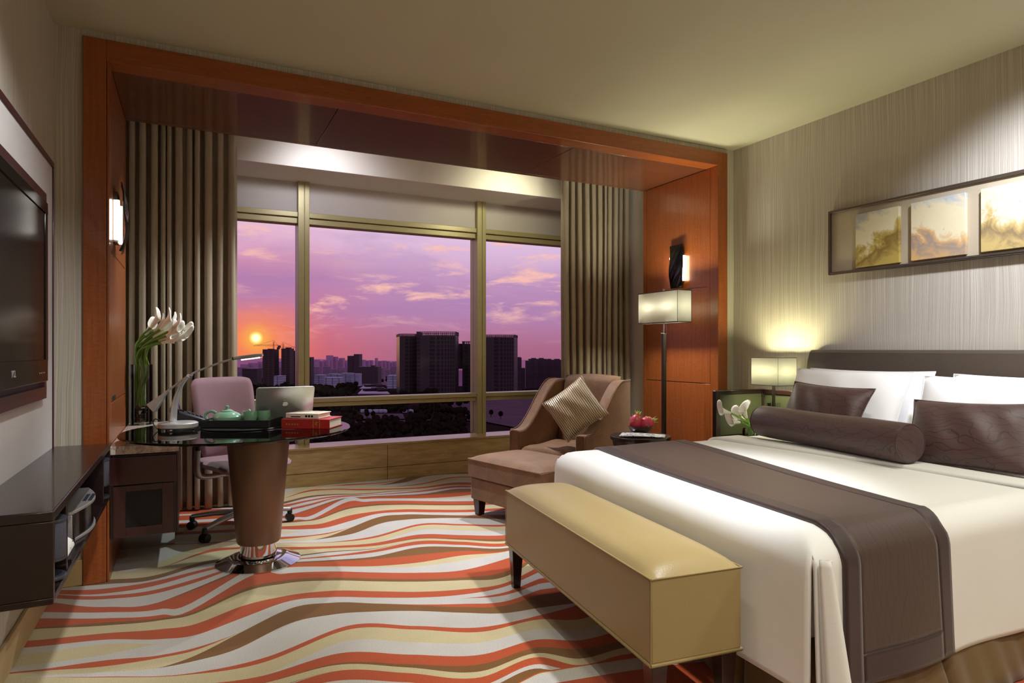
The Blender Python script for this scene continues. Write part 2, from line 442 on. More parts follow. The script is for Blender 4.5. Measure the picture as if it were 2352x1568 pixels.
# --- carpet: wavy bands, woven pattern that repeats along the room
CR = {1: (4.042, 0, 1180), 2: (3.0875, 400, 1060), 3: (3.0875, 760, 1060), 4: (4.261, 1100, 1200)}
PAT = [
 (1, 400, [1500,1500,1455,1440,1390,1285,1285,1225,1165,1063,1050,968,910,910,810,810,780,740,740,705,690,660,620,620,620,620,560,560]),
 (1, 1000, [1465,1465,1410,1355,1300,1205,1205,1165,1105,1033,1005,967,912,912,862,862,788,757,735,690,650,610,560,560,560,560,520,520]),
 (1, 1500, [1425,1422,1332,1308,1200,1200,1200,1160,1068,985,965,935,880,880,812,812,725,690,650,610,590,555,500,500,500,500,440,440]),
 (2, 154, [1410,1372,1335,1318,1260,1260,1260,1228,1150,1075,1060,1035,985,985,905,895,855,830,795,775,745,722,668,668,655,655,600,600]),
 (2, 463, [1320,1215,1210,1210,1160,1160,1160,1115,1030,935,915,850,800,800,780,770,745,735,728,710,695,680,618,618,605,605,580,580]),
 (2, 772, [1165,1060,1060,1060,1030,1030,1030,1000,955,865,843,795,755,752,728,720,703,703,703,693,683,672,625,625,605,605,578,576]),
 (3, 0, [1085,1000,1000,1000,980,980,980,960,915,842,822,778,748,742,707,697,675,675,675,664,641,635,613,613,598,598,572,569]),
 (3, 309, [1062,1005,1005,1005,985,985,985,963,918,848,828,785,747,740,690,672,642,642,642,624,618,615,596,596,576,576,540,527]),
 (3, 617, [1058,1018,1018,1012,985,985,985,963,922,850,832,787,742,715,660,607,588,588,588,563,563,563,547,543,517,487,455,443]),
 (3, 926, [1070,1030,1030,1008,970,970,970,943,905,840,820,770,700,665,632,605,590,590,590,567,567,567,553,545,520,487,452,442]),
 (3, 1235, [1073,1020,1020,990,945,945,925,885,860,815,780,690,640,637,632,612,600,600,600,578,578,578,563,545,520,487,458,445]),
 (4, 597, [832,705,705,655,595,595,545,480,425,330,310,230,190,187,183,170,155,155,155,130,130,130,115,95,65,25,-12,-28]),
]
LOW = [(4, 980, {15: 1530, 16: 1470, 17: 1470, 18: 1470, 19: 1395, 20: 1395, 21: 1395, 22: 1330, 23: 1235, 24: 1150, 25: 1045, 26: 945, 27: 800}),
       (4, 1363, {15: 1450, 16: 1390, 17: 1390, 18: 1390, 19: 1300, 20: 1300, 21: 1300, 22: 1235, 23: 1165, 24: 1060, 25: 930, 26: 800, 27: 640})]
BANDS = 'BCOWCOWOCBOWCOBWOWOWBCBOWCOW'
PU, PV = .075, 1.637
def build_carpet():
    NB = len(BANDS); pts = [[] for _ in range(NB)]
    def fl(c, cx, cy):
        s, x0, y0 = CR[c]; p = at_z(x0 + cx / s, y0 + cy / s, 0); return p.dot(RT), p.dot(FW)
    for c, cx, ys in PAT:
        for i, y in enumerate(ys): pts[i].append(fl(c, cx, y))
    for c, cx, d in LOW:
        for i, y in d.items():
            u, v = fl(c, cx, y); pts[i].append((u + PU, v + PV))
    U = np.arange(-4.6, 4.6, .02); cur = []
    for i in range(NB):
        q = sorted(pts[i]); x = np.array([a for a, _ in q]); y = np.array([b for _, b in q])
        keep = [0]
        for k in range(1, len(x)):
            if x[k] - x[keep[-1]] > .03: keep.append(k)
        x, y = x[keep], y[keep]
        sl = np.gradient(y, x); k = np.clip(np.searchsorted(x, U) - 1, 0, len(x) - 2)
        h = x[k + 1] - x[k]; t = np.clip((U - x[k]) / h, 0, 1)
        v = (2*t**3-3*t**2+1)*y[k] + (t**3-2*t**2+t)*h*sl[k] + (-2*t**3+3*t**2)*y[k+1] + (t**3-t**2)*h*sl[k+1]
        # beyond the survey the bands run on in slow waves
        e = U < x[0]; v[e] = y[0] + .10 * np.sin((x[0] - U[e]) * 2.2) * -1
        e = U > x[-1]; v[e] = y[-1] + .22 * np.sin((U[e] - x[-1]) * 1.5)
        cur.append(v)
    KN = np.interp(U - PU, U, cur[0]) + PV
    for i in range(1, NB): cur[i] = np.maximum(cur[i], cur[i - 1])
    for i in range(NB): cur[i] = np.minimum(cur[i], KN)
    cur.append(KN)
    mid = {'B': 0, 'C': 1, 'O': 2, 'W': 3}
    bm = bmesh.new()
    for k in range(-3, 4):
        for i in range(NB):
            a = [bm.verts.new(uv(u + PU * k, v + PV * k)) for u, v in zip(U, cur[i])]
            b = [bm.verts.new(uv(u + PU * k, v + PV * k)) for u, v in zip(U, cur[i + 1])]
            for j in range(len(U) - 1):
                if abs(cur[i + 1][j] - cur[i][j]) + abs(cur[i + 1][j + 1] - cur[i][j + 1]) < 2e-4: continue
                f = bm.faces.new((a[j], a[j + 1], b[j + 1], b[j])); f.material_index = mid[BANDS[i]]
    for co, no in (((XL - .02, 0, 0), (-1, 0, 0)), ((XR + .02, 0, 0), (1, 0, 0)), ((0, YR - .02, 0), (0, -1, 0)), ((0, 5.86, 0), (0, 1, 0))):
        g = bm.verts[:] + bm.edges[:] + bm.faces[:]
        bmesh.ops.bisect_plane(bm, geom=g, plane_co=co, plane_no=no, clear_outer=True)
    bmesh.ops.delete(bm, geom=[v for v in bm.verts if not v.link_faces], context='VERTS')
    me = bpy.data.meshes.new('floor'); bm.to_mesh(me); bm.free()
    for m in ('carpet_brown', 'carpet_cream', 'carpet_orange', 'carpet_white'): me.materials.append(MATS[m])
    o = bpy.data.objects.new('floor', me); COL.objects.link(o); struct(o)
    o['label'] = 'carpet of wavy orange, cream, white and brown bands'
build_carpet()
sbox('trim_9', 'podium_dark', XL - .2, XR + .2, YR - .2, 6.4, -.2, -.012)       # slab under the carpet

sbox('ceiling', 'ceiling_paint', XL - .2, XR + .2, YR - .2, YB + .06, ZC, ZC + .2)
sbox('wall_left', 'drip_wallpaper', XL - .2, XL, YR, YB + .03, 0, ZC)
sbox('wall_right', 'drip_wallpaper', XR, XR + .2, YR, YB + .03, 0, ZC)
sbox('wall_rear', 'drip_wallpaper', XL - .2, XR + .2, YR - .2, YR, 0, ZC)
b = MB(); b.box(XL - .2, -.47, YB + .025, YB + .12, 0, ZC); b.box(3.91, XR + .2, YB + .025, YB + .12, 0, ZC); b.box(-.47, 3.91, YB + .025, YB + .12, 2.79, ZC)
struct(b.build('wall_front', 'drip_wallpaper'))
sbox('baseboard_left', 'baseboard_paint', XL, XL + .015, YR, YB + .02, 0, .13, bevel=.004)
sbox('baseboard_front', 'baseboard_paint', XL, -.486, YB + .008, YB + .03, 0, .13, bevel=.004)
sbox('baseboard_right', 'baseboard_paint', XR - .015, XR, YR, 1.1, 0, .13, bevel=.004)
# amber wood portal of the window bay
b = MB(); b.box(-.485, RXL - .012, YB - .0, YB + .14, 0, 2.80); b.box(RXR + .002, 3.92, YB, YB + .14, 0, 2.80)
struct(b.build('trim_1', 'amber_wood', bevel=.003))
b = MB(); b.box(RXL - .012, RXR + .002, YB, YB + .14, RZ, 2.80); struct(b.build('trim_2', 'amber_fascia', bevel=.003))
def reveal(name, x0, x1, xs):
    """panelled wood lining of one side of the bay, split by fine shadow gaps"""
    r = sroot(name); g = .003
    MB().box(x0, x1, YB + .02, RY, 0, RZ).build('backing', 'plum_wood', r)
    zs = [0, .92, 1.72, RZ]; ys = [YB, 3.995, 4.82, RY]
    b = MB(); b.box(*xs, ys[0] + .002, ys[1] - g, 0, RZ); b.build('edge_panel', 'amber_wood', r, bevel=.002)
    b = MB(); b.box(*xs, ys[2] + g, ys[3], 0, RZ); b.build('edge_panel', 'amber_wood', r, bevel=.002)
    for k in range(3):
        b = MB(); b.box(*xs, ys[1] + g, ys[2] - g, zs[k] + g, zs[k + 1] - g); b.build('panel', 'amber_wood', r, bevel=.002)
    return r
reveal('trim_3', RXR + .008, RXR + .10, (RXR, RXR + .010))
lr = reveal('trim_4', RXL - .10, RXL - .008, (RXL - .010, RXL))
MB().box(RXL - .004, RXL + .001, 4.05, 4.22, .925, .95).build('finger_slot', 'black_plastic', lr)
sf = sroot('trim_5')
MB().box(RXL - .1, RXR + .1, YB + .14, RY, RZ + .008, RZ + .11).build('backing', 'plum_wood', sf)
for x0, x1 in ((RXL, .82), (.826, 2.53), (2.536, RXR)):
    MB().box(x0, x1, YB + .142, RY - .05, RZ, RZ + .008).build('panel', 'soffit_wood_shaded', sf, bevel=.002)
MB().box(RXL, RXR, RY - .046, RY, RZ, RZ + .11).build('edge_panel', 'soffit_wood_shaded', sf, bevel=.002)
# plaster of the window bay beyond the wood: sides, curtain pocket, lowered head over the window
BXL, BXR = -.55, 3.995
b = MB(); b.box(BXL - .15, BXL, RY - .3, 6.3, 0, 3.1); b.box(BXL, RXL - .1, RY - .08, RY - .02, 0, 3.0)
struct(b.build('wall_bay_left', 'white_paint'))
b = MB(); b.box(BXR, BXR + .15, RY - .3, 6.3, 0, 3.1); b.box(RXR + .1, BXR, RY - .08, RY - .02, 0, 3.0)
struct(b.build('wall_bay_right', 'white_paint'))
b = MB(); b.box(BXL, BXR, RY - .3, 6.3, 3.0, 3.1); b.box(BXL, BXR, 5.59, 6.3, 2.72, 3.0); b.box(BXL, BXR, RY - .06, RY - .005, 2.80, 3.0)
struct(b.build('trim_6', 'white_paint', bevel=.003))
# stone parapet under the window
pr = sroot('trim_7')
for i, (x0, x1) in enumerate(((BXL, .12), (.124, 1.64), (1.644, 3.0), (3.004, BXR))):
    MB().box(x0, x1, 5.85, 5.88, .118, .318).build('stone_panel', 'travertine', pr, bevel=.0015)
    MB().box(x0, x1, 5.852, 5.88, 0, .114).build('stone_skirting', 'travertine', pr, bevel=.0015)
MB().box(BXL, BXR, 5.87, 6.28, -.02, .316).build('core', 'podium_dark', pr)
MB().box(BXL, BXR, 5.84, 6.14, .319, .34).build('sill_top', 'travertine', pr, bevel=.003)
# windows
YG, YM = 6.16, 6.05
wins = ((BXL, .876, 'window_1'), (.976, 2.634, 'window_2'), (2.7317, BXR, 'window_3'))
for x0, x1, nm in wins:
    w = sroot(nm)
    MB().box(x0, x1, YG - .06, YG + .06, 2.44, 2.722).build('spandrel_panel', 'spandrel', w)
    b = MB(); b.box(x0, x1, YM + .02, YG + .06, 2.40, 2.446); b.box(x0, x1, YM + .045, YG + .06, 2.345, 2.397); b.build('head_rail', 'window_metal', w, bevel=.003)
    b = MB(); b.box(x0, x1, YM + .02, YG + .06, .717, .755); b.box(x0, x1, YM + .035, YG + .06, .676, .714); b.build('middle_rail', 'window_metal', w, bevel=.003)
    MB().box(x0, x1, YG, YG + .01, .755, 2.345).build('upper_pane', 'window_glass', w)
    MB().box(x0, x1, YG, YG + .01, .335, .676).build('lower_pane', 'window_glass', w)
ml = sroot('trim_8')
for x0, x1 in ((.876, .976), (2.634, 2.7317)):
    b = MB(); xm = x0 + (x1 - x0) * .55
    b.box(x0, xm - .002, YM, YG + .08, .335, 2.722); b.box(xm + .002, x1, YM, YG + .08, .335, 2.722); b.box(x0 + .01, x1 - .01, YM + .01, YG + .08, .335, 2.722)
    b.build('mullion', 'window_metal', ml, bevel=.003)

# ------------------------------------------------------------------ curtains
def curtain(x0, x1, y, nf, label, seed):
    rs = random.Random(seed); t = thing('curtain', label, 'curtain', ((x0 + x1) / 2, y, 0))
    ph = [0]
    for k in range(nf): ph.append(ph[-1] + rs.uniform(.55, 1.6))
    tot = ph[-1]
    am = [rs.uniform(.35, 1.2) for _ in range(nf + 1)]
    N = nf * 16 + 1
    def fn(i, j):
        s = i * tot; k = min(nf - 1, max([q for q in range(nf) if ph[q] <= s + 1e-9]))
        f = (s - ph[k]) / (ph[k + 1] - ph[k])
        a = (am[k] * (1 - f) + am[k + 1] * f) * .060
        z = 2.98 * (1 - j) + .012 * j
        c = math.cos(2 * PI * f)
        c = math.copysign(abs(c) ** .75, c)
        flare = 1 + .18 * j
        return (x0 + (x1 - x0) * i + .012 * math.sin(2 * PI * f * 2), y + a * c * flare + .01 * math.sin(7 * i + 5 * j), z)
    MB().grid(fn, N, 24).build('drape', 'curtain_satin', t, solid=.004, sharp=80)
    MB().box(x0, x1, y - .015, y + .015, 2.975, 2.995).build('track', 'silver_plastic', t)
    return t
curtain(-.52, .335, 5.40, 13, 'long grey satin curtain at the left, behind the desk and flowers', 3)
curtain(3.20, 3.975, 5.30, 11, 'long grey satin curtain at the right, behind the armchair', 5)

# ------------------------------------------------------------------ television wall
t = thing('media_wall_board', 'silver grey panel with thin dark edge behind the television', 'panel', (XL, 2.6, 0))
MB().box(XL + .001, -.572, 1.2, 3.646, .5, 2.05).build('panel', 'silver_panel', t)
b = MB(); b.box(XL + .001, -.566, 1.2, 3.66, 2.05, 2.075); b.box(XL + .001, -.566, 3.646, 3.66, .5, 2.05); b.build('edge_trim', 'plum_wood', t, bevel=.002)
b = MB(); b.box(-.572, -.553, 1.55, 3.40, .99, 1.04); b.box(-.572, -.553, 1.55, 3.40, 1.83, 1.875); b.box(-.572, -.553, 3.36, 3.40, 1.04, 1.83); b.box(-.572, -.553, 1.55, 1.59, 1.04, 1.83); b.build('niche_frame', 'plum_wood', t, bevel=.002)
MB().box(-.5725, -.568, 1.59, 3.36, 1.04, 1.83).build('niche_back', 'black_plastic', t)
t = thing('television', 'black flat television with glossy bezel on the left wall', 'television', (-.55, 2.65, 1.07))
b = MB(); b.box(-.5525, -.535, 2.03, 3.265, 1.072, 1.806); b.build('housing', 'black_plastic', t, bevel=.004)
b = MB(); b.box(-.535, -.527, 2.02, 3.27, 1.07, 1.16); b.box(-.535, -.527, 2.02, 3.27, 1.765, 1.81); b.box(-.535, -.527, 2.02, 2.06, 1.16, 1.765); b.box(-.535, -.527, 3.225, 3.27, 1.16, 1.765)
b.build('bezel', 'screen_glass', t, bevel=.003)
MB().box(-.5355, -.531, 2.06, 3.225, 1.16, 1.765).build('screen', 'screen_glass', t)
text_mesh('TCL', .034, .0005, 'maker_mark', 'silver_print', t, frame((-.5265, 2.66, 1.117), (0, -1, 0), (0, 0, 1), (-1, 0, 0)) if False else frame((-.5265, 2.68, 1.117), (0, 1, 0), (0, 0, 1), (1, 0, 0)))
for k in range(4): MB().box(-.5272, -.5264, 3.10 + k * .03, 3.108 + k * .03, 1.105, 1.11).build('button_mark', 'silver_print', t)

# floating media shelf
sx0, sx1, sy0, sy1, sz0, sz1 = XL + .001, -.345, 2.22, 3.70, .476, .742
t = thing('media_shelf', 'dark wood floating media shelf with open front under the television', 'shelf', (sx0, sy0, sz0))
MB().box(sx0, sx1, sy0, sy1, sz1 - .03, sz1).build('top', 'espresso_wood', t, bevel=.004)
MB().box(sx0, sx1, sy0, sy1, sz0, sz0 + .02).build('bottom', 'espresso_wood', t, bevel=.003)
MB().box(sx0, sx0 + .015, sy0, sy1, sz0 + .02, sz1 - .03).build('back', 'espresso_wood', t)
for y in (sy0, 2.475, 3.46, sy1 - .022):
    MB().box(sx0 + .015, sx1 - (.0 if y in (sy0, sy1 - .022) else .005), y, y + .022, sz0 + .02, sz1 - .03).build('side' if y in (sy0, sy1 - .022) else 'divider', 'espresso_wood', t, bevel=.002)
zf = sz0 + .02
def speaker(y, label):
    t = thing('speaker', label, 'speaker', (-.395, y, zf), 'small cylinder speakers in the media shelf')
    MB().lathe([(.052, 0), (.057, .004), (.057, .010), (.052, .014)], (-.395, y, zf), 36).build('base', 'charcoal_plastic', t)
    MB().lathe([(.018, .014), (.018, .062)], (-.395, y, zf), 16).build('neck', 'black_plastic', t)
    MB().lathe([(.052, .066), (.054, .07), (.054, .178)], (-.395, y, zf), 40).build('grille', 'speaker_cloth', t)
    MB().lathe([(.055, .178), (.057, .182), (.055, .188), (.03, .190)], (-.395, y, zf), 40).build('cap', 'charcoal_plastic', t)
    MB().lathe([(.053, .060), (.056, .063), (.055, .068)], (-.395, y, zf), 40).build('lower_ring', 'charcoal_plastic', t)
speaker(2.405, 'small grey cylinder speaker in the nearest compartment of the media shelf')
speaker(3.60, 'small grey cylinder speaker in the farthest compartment of the media shelf')
# stereo
t = thing('stereo', 'silver fronted stereo with curved black display in the media shelf', 'stereo', (-.45, 3.05, zf))
ya, yb_, zt = 2.80, 3.28, zf + .115
arc = [(-.385 + .048 * math.sin(PI * k / 12), ya + (yb_ - ya) * k / 12) for k in range(13)]
MB().box(-.58, -.375, ya + .02, yb_ - .02, zf, zt - .01).build('body', 'black_plastic', t, bevel=.004)
b = MB(); b.prism([(-.42, ya)] + arc + [(-.42, yb_)], zt - .012, zt); b.prism([(-.42, ya)] + arc + [(-.42, yb_)], zf, zf + .012)
b.box(-.42, -.380, ya, ya + .014, zf + .012, zt - .012); b.box(-.42, -.380, yb_ - .014, yb_, zf + .012, zt - .012)
b.build('silver_fascia', 'silver_plastic', t, bevel=.002)
MB().prism([(-.40, ya + .014)] + [(x - .006, y) for x, y in arc[1:-1]] + [(-.40, yb_ - .014)], zf + .012, zt - .012).build('display', 'screen_glass', t)
for r in range(2):
    for k in range(6): MB().box(-.372 + r * .018, -.360 + r * .018, 2.99 + k * .022, 3.005 + k * .022, zt, zt + .003).build('button', 'charcoal_plastic', t)
# media hub: half cylinder
t = thing('media_dock', 'small silver white half round dock beside the stereo', 'dock', (-.40, 2.63, zf))
b = MB(frame((-.40, 2.56, zf + .012), (1, 0, 0), (0, 0, 1), (0, 1, 0)))
b.prism([(.038 * math.cos(PI * k / 14), .038 * math.sin(PI * k / 14)) for k in range(15)], 0, .17); b.build('shell', 'logo_white', t, bevel=.003)
MB().box(-.452, -.348, 2.555, 2.735, zf, zf + .012).build('base', 'black_plastic', t)
MB().box(-.358, -.352, 2.64, 2.652, zf + .0495, zf + .051).build('indicator', 'charcoal_plastic', t)

# ------------------------------------------------------------------ wall sconces
def sconce(xw, sgn, y0, y1, z0, z1, label, lit, bow=.008):
    t = thing('wall_sconce', label, 'wall lamp', (xw, (y0 + y1) / 2, (z0 + z1) / 2))
    def X(d): return xw + sgn * d
    def bx(a, c, *r): return (min(X(a), X(c)), max(X(a), X(c))) + r
    MB().box(*bx(.001, .02, y0 + .02, y1 - .02, z0 + .05, z1 - .05)).build('back_box', 'dark_metal', t)
    n = 12
    b = MB()
    def plate(i, j):
        s, q = i * 2 - 1, j * 2 - 1
        return (X(.040 + bow * (1 - q * q) + .007 * math.sin(2.5 * s + 4 * q) - .006 * s * s), y0 + (y1 - y0) * i, z0 + (z1 - z0) * j)
    b.grid(plate, n, 24); b.build('cover_plate', 'black_gloss', t, solid=.004, sharp=80)
    for y in (y0 - .006, y1 - .008):
        MB().box(*bx(.004, .032, y, y + .014, z0 + .06, z1 - .10)).build('light_strip', lit, t, bevel=.002)
    return t
sconce(RXR, -1, 4.285, 4.455, 1.735, 2.11, 'dark sculpted wall lamp on the right wood reveal, above the floor lamp', 'led_strip')
sconce(RXL, 1, 4.075, 4.245, 1.735, 2.11, 'dark curved wall lamp with bright light strip on the left wood reveal', 'led_white', .026)

# ------------------------------------------------------------------ credenza beside the desk
cx0, cx1, cy0, cy1, cz = RXL + .002, -.05, 3.90, 5.10, .70
t = thing('credenza', 'dark wood cabinet with marble top beside the glass desk', 'cabinet', (cx0, cy0, 0))
MB().box(cx0, cx1, cy0, cy1, cz - .045, cz).build('marble_top', 'beige_marble', t, bevel=.003)
MB().box(cx0, cx1 - .012, cy0 + .03, cy1 - .02, .215, cz - .046).build('carcass', 'espresso_wood', t)
b = MB(); b.box(cx0, cx1 - .012, cy0 + .004, cy0 + .03, .495, cz - .06); d = b.build('drawer', 'plum_wood', t, bevel=.002)
MB().box(cx0 + .01, cx1 - .022, cy0 + .006, cy0 + .03, cz - .058, cz - .05).build('drawer_gap', 'black_plastic', t)
b = MB(); x0, x1, z0, z1 = cx0 + .015, cx1 - .025, .22, .488
b.box(x0, x0 + .055, cy0 + .012, cy0 + .03, z0, z1); b.box(x1 - .055, x1, cy0 + .012, cy0 + .03, z0, z1); b.box(x0 + .055, x1 - .055, cy0 + .012, cy0 + .03, z0, z0 + .05); b.box(x0 + .055, x1 - .055, cy0 + .012, cy0 + .03, z1 - .03, z1)
d = b.build('door', 'plum_wood', t, bevel=.001)
MB().box(x0 + .055, x1 - .055, cy0 + .018, cy0 + .03, z0 + .05, z1 - .03).build('mesh_panel', 'black_grille', d)
MB().box(cx1 - .012, cx1 - .002, cy0 + .02, cy1 - .02, .215, cz - .046).build('side_panel', 'plum_wood', t, bevel=.002)
MB().box(cx0, cx1 - .03, 4.50, cy1 - .05, 0, .215).build('plinth', 'chrome', t)

# ------------------------------------------------------------------ glass desk
DC = Vector((.265, 3.985, 0)); DR = .605; DZ = .75
t = thing('glass_desk', 'round glass desk on a bronze tapered column with chrome foot', 'desk', (.352, 3.917, 0))
MB().lathe([(DR - .006, -.014), (DR, -.009), (DR, -.004), (DR - .004, 0)], (DC.x, DC.y, DZ), 96).build('glass_top', 'desk_glass', t)
cc = (.352, 3.917, 0)
MB().lathe([(.170, .708), (.170, .735)], cc, 48).build('mounting_plate', 'black_plastic', t)
MB().lathe([(.112, .115), (.118, .125), (.168, .70), (.164, .708)], cc, 64).build('column', 'bronze_column', t)
MB().lathe([(.098, .04), (.098, .115)], cc, 48).build('collar', 'chrome', t)
MB().lathe([(.225, 0), (.226, .006), (.165, .030), (.155, .034), (.10, .034)], cc, 72).build('base', 'chrome', t)
# round mat, tray and tea set
TZ = DZ + .001
mc = at_z(562, 979, TZ)
tag(MB().lathe([(.235, 0), (.238, .003), (.235, .007)], (mc.x, mc.y, TZ), 64).build('desk_mat', 'black_plastic', loc=(mc.x, mc.y, TZ)), 'round black mat under the tea tray on the glass desk', 'mat')
tz = TZ + .008
tc = at_z(558, 977, tz)
TM = frame((tc.x, tc.y, tz), RT)
t = thing('tea_tray', 'black rectangular tray holding the green tea set', 'tray', tc)
b = MB(TM); w, d = .385, .23
b.box(-w / 2, w / 2, -d / 2, d / 2, 0, .008); b.build('base', 'black_plastic', t, bevel=.002)
b = MB(TM)
b.box(-w / 2, w / 2, -d / 2, -d / 2 + .008, .008, .042); b.box(-w / 2, w / 2, d / 2 - .008, d / 2, .008, .042); b.box(-w / 2, -w / 2 + .008, -d / 2, d / 2, .008, .042); b.box(w / 2 - .008, w / 2, -d / 2, d / 2, .008, .042)
b.build('rim', 'black_plastic', t, bevel=.002)
pz = tz + .009
tp = TM @ Vector((-.085, -.015, 0)); tp.z = pz
PM = frame(tp, RT)
t = thing('teapot', 'pale green glazed teapot with lid on the black tray', 'teapot', tp)
MB(PM).lathe([(.040, 0), (.062, .012), (.078, .03), (.078, .045), (.066, .062), (.045, .072), (.034, .075)], (0, 0, 0), 48).build('body', 'celadon', t)
MB(PM).lathe([(.036, .074), (.035, .079), (.02, .086), (.007, .088), (.006, .094), (.011, .100), (.010, .106), (.003, .110)], (0, 0, 0), 32).build('lid', 'celadon', t)
b = MB(PM); b.tube(spline([(.066, 0, .035), (.095, 0, .045), (.112, 0, .068), (.132, 0, .083)]), [.019 - .011 * k / 24 for k in range(25)], 14); b.build('spout', 'celadon', t, sharp=60)
b = MB(PM); b.tube(spline([(-.062, 0, .065), (-.092, 0, .076), (-.122, 0, .062), (-.122, 0, .035), (-.098, 0, .018), (-.068, 0, .020)]), .008, 12); b.build('handle', 'celadon', t, sharp=60)
def cup(x, y, label):
    p = TM @ Vector((x, y, 0)); p.z = pz
    tag(MB().lathe([(.026, 0), (.034, .012), (.041, .045), (.040, .078), (.036, .078), (.036, .045), (.028, .014), (.004, .010)], p, 36, caps=True).build('teacup', 'celadon', loc=p), label, 'cup', 'green teacups on the tray')
cup(.048, -.02, 'pale green teacup on the tray, next to the teapot spout'); cup(.105, .035, 'pale green teacup at the laptop end of the tray')
# books
bp = at_z(718, 979, TZ)
BM = frame((bp.x, bp.y, TZ), RT * .93 - FW * .10)
def book(name, label, M, w, d, z0, h, cover, c2, root):
    t = thing(name, label, 'book', root)
    b = MB(M); b.box(-w / 2, w / 2, -d / 2, d / 2, z0, z0 + .004); b.box(-w / 2, w / 2, -d / 2, d / 2, z0 + h - .004, z0 + h); b.box(-w / 2, w / 2, -d / 2, -d / 2 + .005, z0 + .004, z0 + h - .004)
    b.build('cover', cover, t, bevel=.0015)
    MB(M).box(-w / 2 + .006, w / 2 - .006, -d / 2 + .005, d / 2 - .006, z0 + .004, z0 + h - .004).build('pages', 'paper', t)
    return t
t = book('book', 'thick red hardcover book with gold spine mark on the glass desk', BM, .285, .20, 0, .052, 'red_cover', None, bp)
for x0_, x1_, z0_, z1_ in ((.045, .049, .002, .050), (.083, .087, .002, .050), (.056, .076, .034, .037), (.064, .067, .014, .042), (.056, .064, .024, .028)) + tuple((-.115 + k * .016, -.106 + k * .016, .020, .027) for k in range(5)):
    MB(BM).box(x0_, x1_, -.1013, -.0996, z0_, z1_).build('spine_mark', 'gold_foil', t)
b2 = BM @ Matrix.Translation((-.025, .005, .053)) @ Matrix.Rotation(math.radians(-5), 4, 'Z')
t = book('book', 'thin cream covered book lying on top of the red book', b2, .205, .155, 0, .030, 'paper', None, bp + Vector((0, 0, .053)))
for x0_, x1_, z0_, z1_ in ((-.07, -.01, .008, .013), (.02, .032, .009, .02), (.038, .05, .009, .02), (.056, .068, .009, .02)):
    MB(b2).box(x0_, x1_, -.0785, -.0776, z0_, z1_).build('spine_mark', 'tree_leaves', t)
b = MB(b2); b.box(-.09, .09, -.06, .06, .030, .0304); b.build('cover_print', 'painting_dunes', t)
# laptop
hp = uv(-1.375, 3.88, TZ)
LM = frame(hp, RT * .87 + FW * .49)          # x along hinge, y away from the camera side
t = thing('laptop', 'silver laptop standing open with its lid back to the room', 'laptop', hp)
b = MB(LM); b.prism(rpoly(.33, .225, .015, cy=.115), .002, .016); b.build('base', 'aluminium', t, bevel=.002)
b = MB(LM); b.box(-.14, .14, .03, .13, .016, .0168); b.build('keyboard', 'black_plastic', t)
lid = LM @ Matrix.Translation((0, .002, .012)) @ Matrix.Rotation(math.radians(112), 4, 'X')
b = MB(lid); b.prism(rpoly(.33, .235, .014, cy=.1175), -.004, .004); lo = b.build('lid', 'aluminium', t, bevel=.002)
b = MB(lid); b.box(-.15, .15, .015, .225, -.0046, -.004); b.build('screen', 'black_gloss', lo)
ap = []
for k in range(40):
    a = 2 * PI * k / 40
    r = .0155 * (1 + .05 * math.cos(2 * a)); x, y = r * math.cos(a) * 1.02, r * math.sin(a)
    y -= .003 * math.exp(-(x / .004) ** 2) * (1 if y > 0 else -.7)
    if math.hypot(x - .0185, y - .002) < .0075:
        g = math.atan2(y - .002, x - .0185); x, y = .0185 + .0075 * math.cos(g), .002 + .0075 * math.sin(g)
    ap.append((-x, y + .125))
b = MB(lid); b.prism(ap, .004, .0044)
b.prism([(-.001, .1435), (-.001, .147), (-.004, .1505), (-.0075, .152), (-.0075, .148), (-.0045, .1445)], .004, .0044)
b.build('fruit_emblem', 'logo_white', lo)
# desk lamp
lp = uv(-1.865, 3.60, TZ)
def L(px, py, d=3.60): return at_depth(px, py, d)
t = thing('desk_lamp', 'silver counterbalanced desk lamp with oval foot on the glass desk', 'desk lamp', lp)
b = MB(frame(lp, RT)); b.lathe([(.095, .014), (.102, .020), (.102, .040), (.092, .046), (.04, .050)], (0, 0, 0), 56); b.build('base', 'brushed_steel', t)
for a in (30, 150, 270): MB(frame(lp, RT)).lathe([(.007, 0), (.009, .006), (.007, .014)], (.075 * math.cos(math.radians(a)), .075 * math.sin(math.radians(a)), 0), 14).build('foot', 'chrome', t)
pv = L(436, 862)
cur = spline([L(397, 966), L(402, 925), L(415, 888), L(436, 860)])
b = MB(); b.tube(cur, [.034 - .022 * k / (len(cur) - 1) for k in range(len(cur))], 16, sq=(1.0, .45)); b.build('stand', 'brushed_steel', t, sharp=60)
b = MB(); b.ball(pv, .013); b.tube([pv - FW * .022, pv + FW * .022], .008, 14); b.build('pivot', 'chrome', t)
arm = spline([L(352, 922), L(395, 890), L(436, 861), L(470, 846), L(505, 833), L(541, 822)])
b = MB(); b.tube(arm, .0055, 12); b.build('arm', 'brushed_steel', t, sharp=60)
w1, w2, w3, w4 = L(340, 928), L(390, 893), L(384, 903), L(356, 946)
b = MB(); th = FW * .022
b.add([w1 - th, w2 - th * .4, w3 - th * .4, w4 - th, w1 + th, w2 + th * .4, w3 + th * .4, w4 + th], [(0, 1, 2, 3), (7, 6, 5, 4), (0, 4, 5, 1), (1, 5, 6, 2), (2, 6, 7, 3), (3, 7, 4, 0)])
b.build('counterweight', 'brushed_steel', t, bevel=.003)
b = MB(); h0, h1 = L(538, 823), L(603, 815); ln = [h0 + (h1 - h0) * k / 6 for k in range(7)]
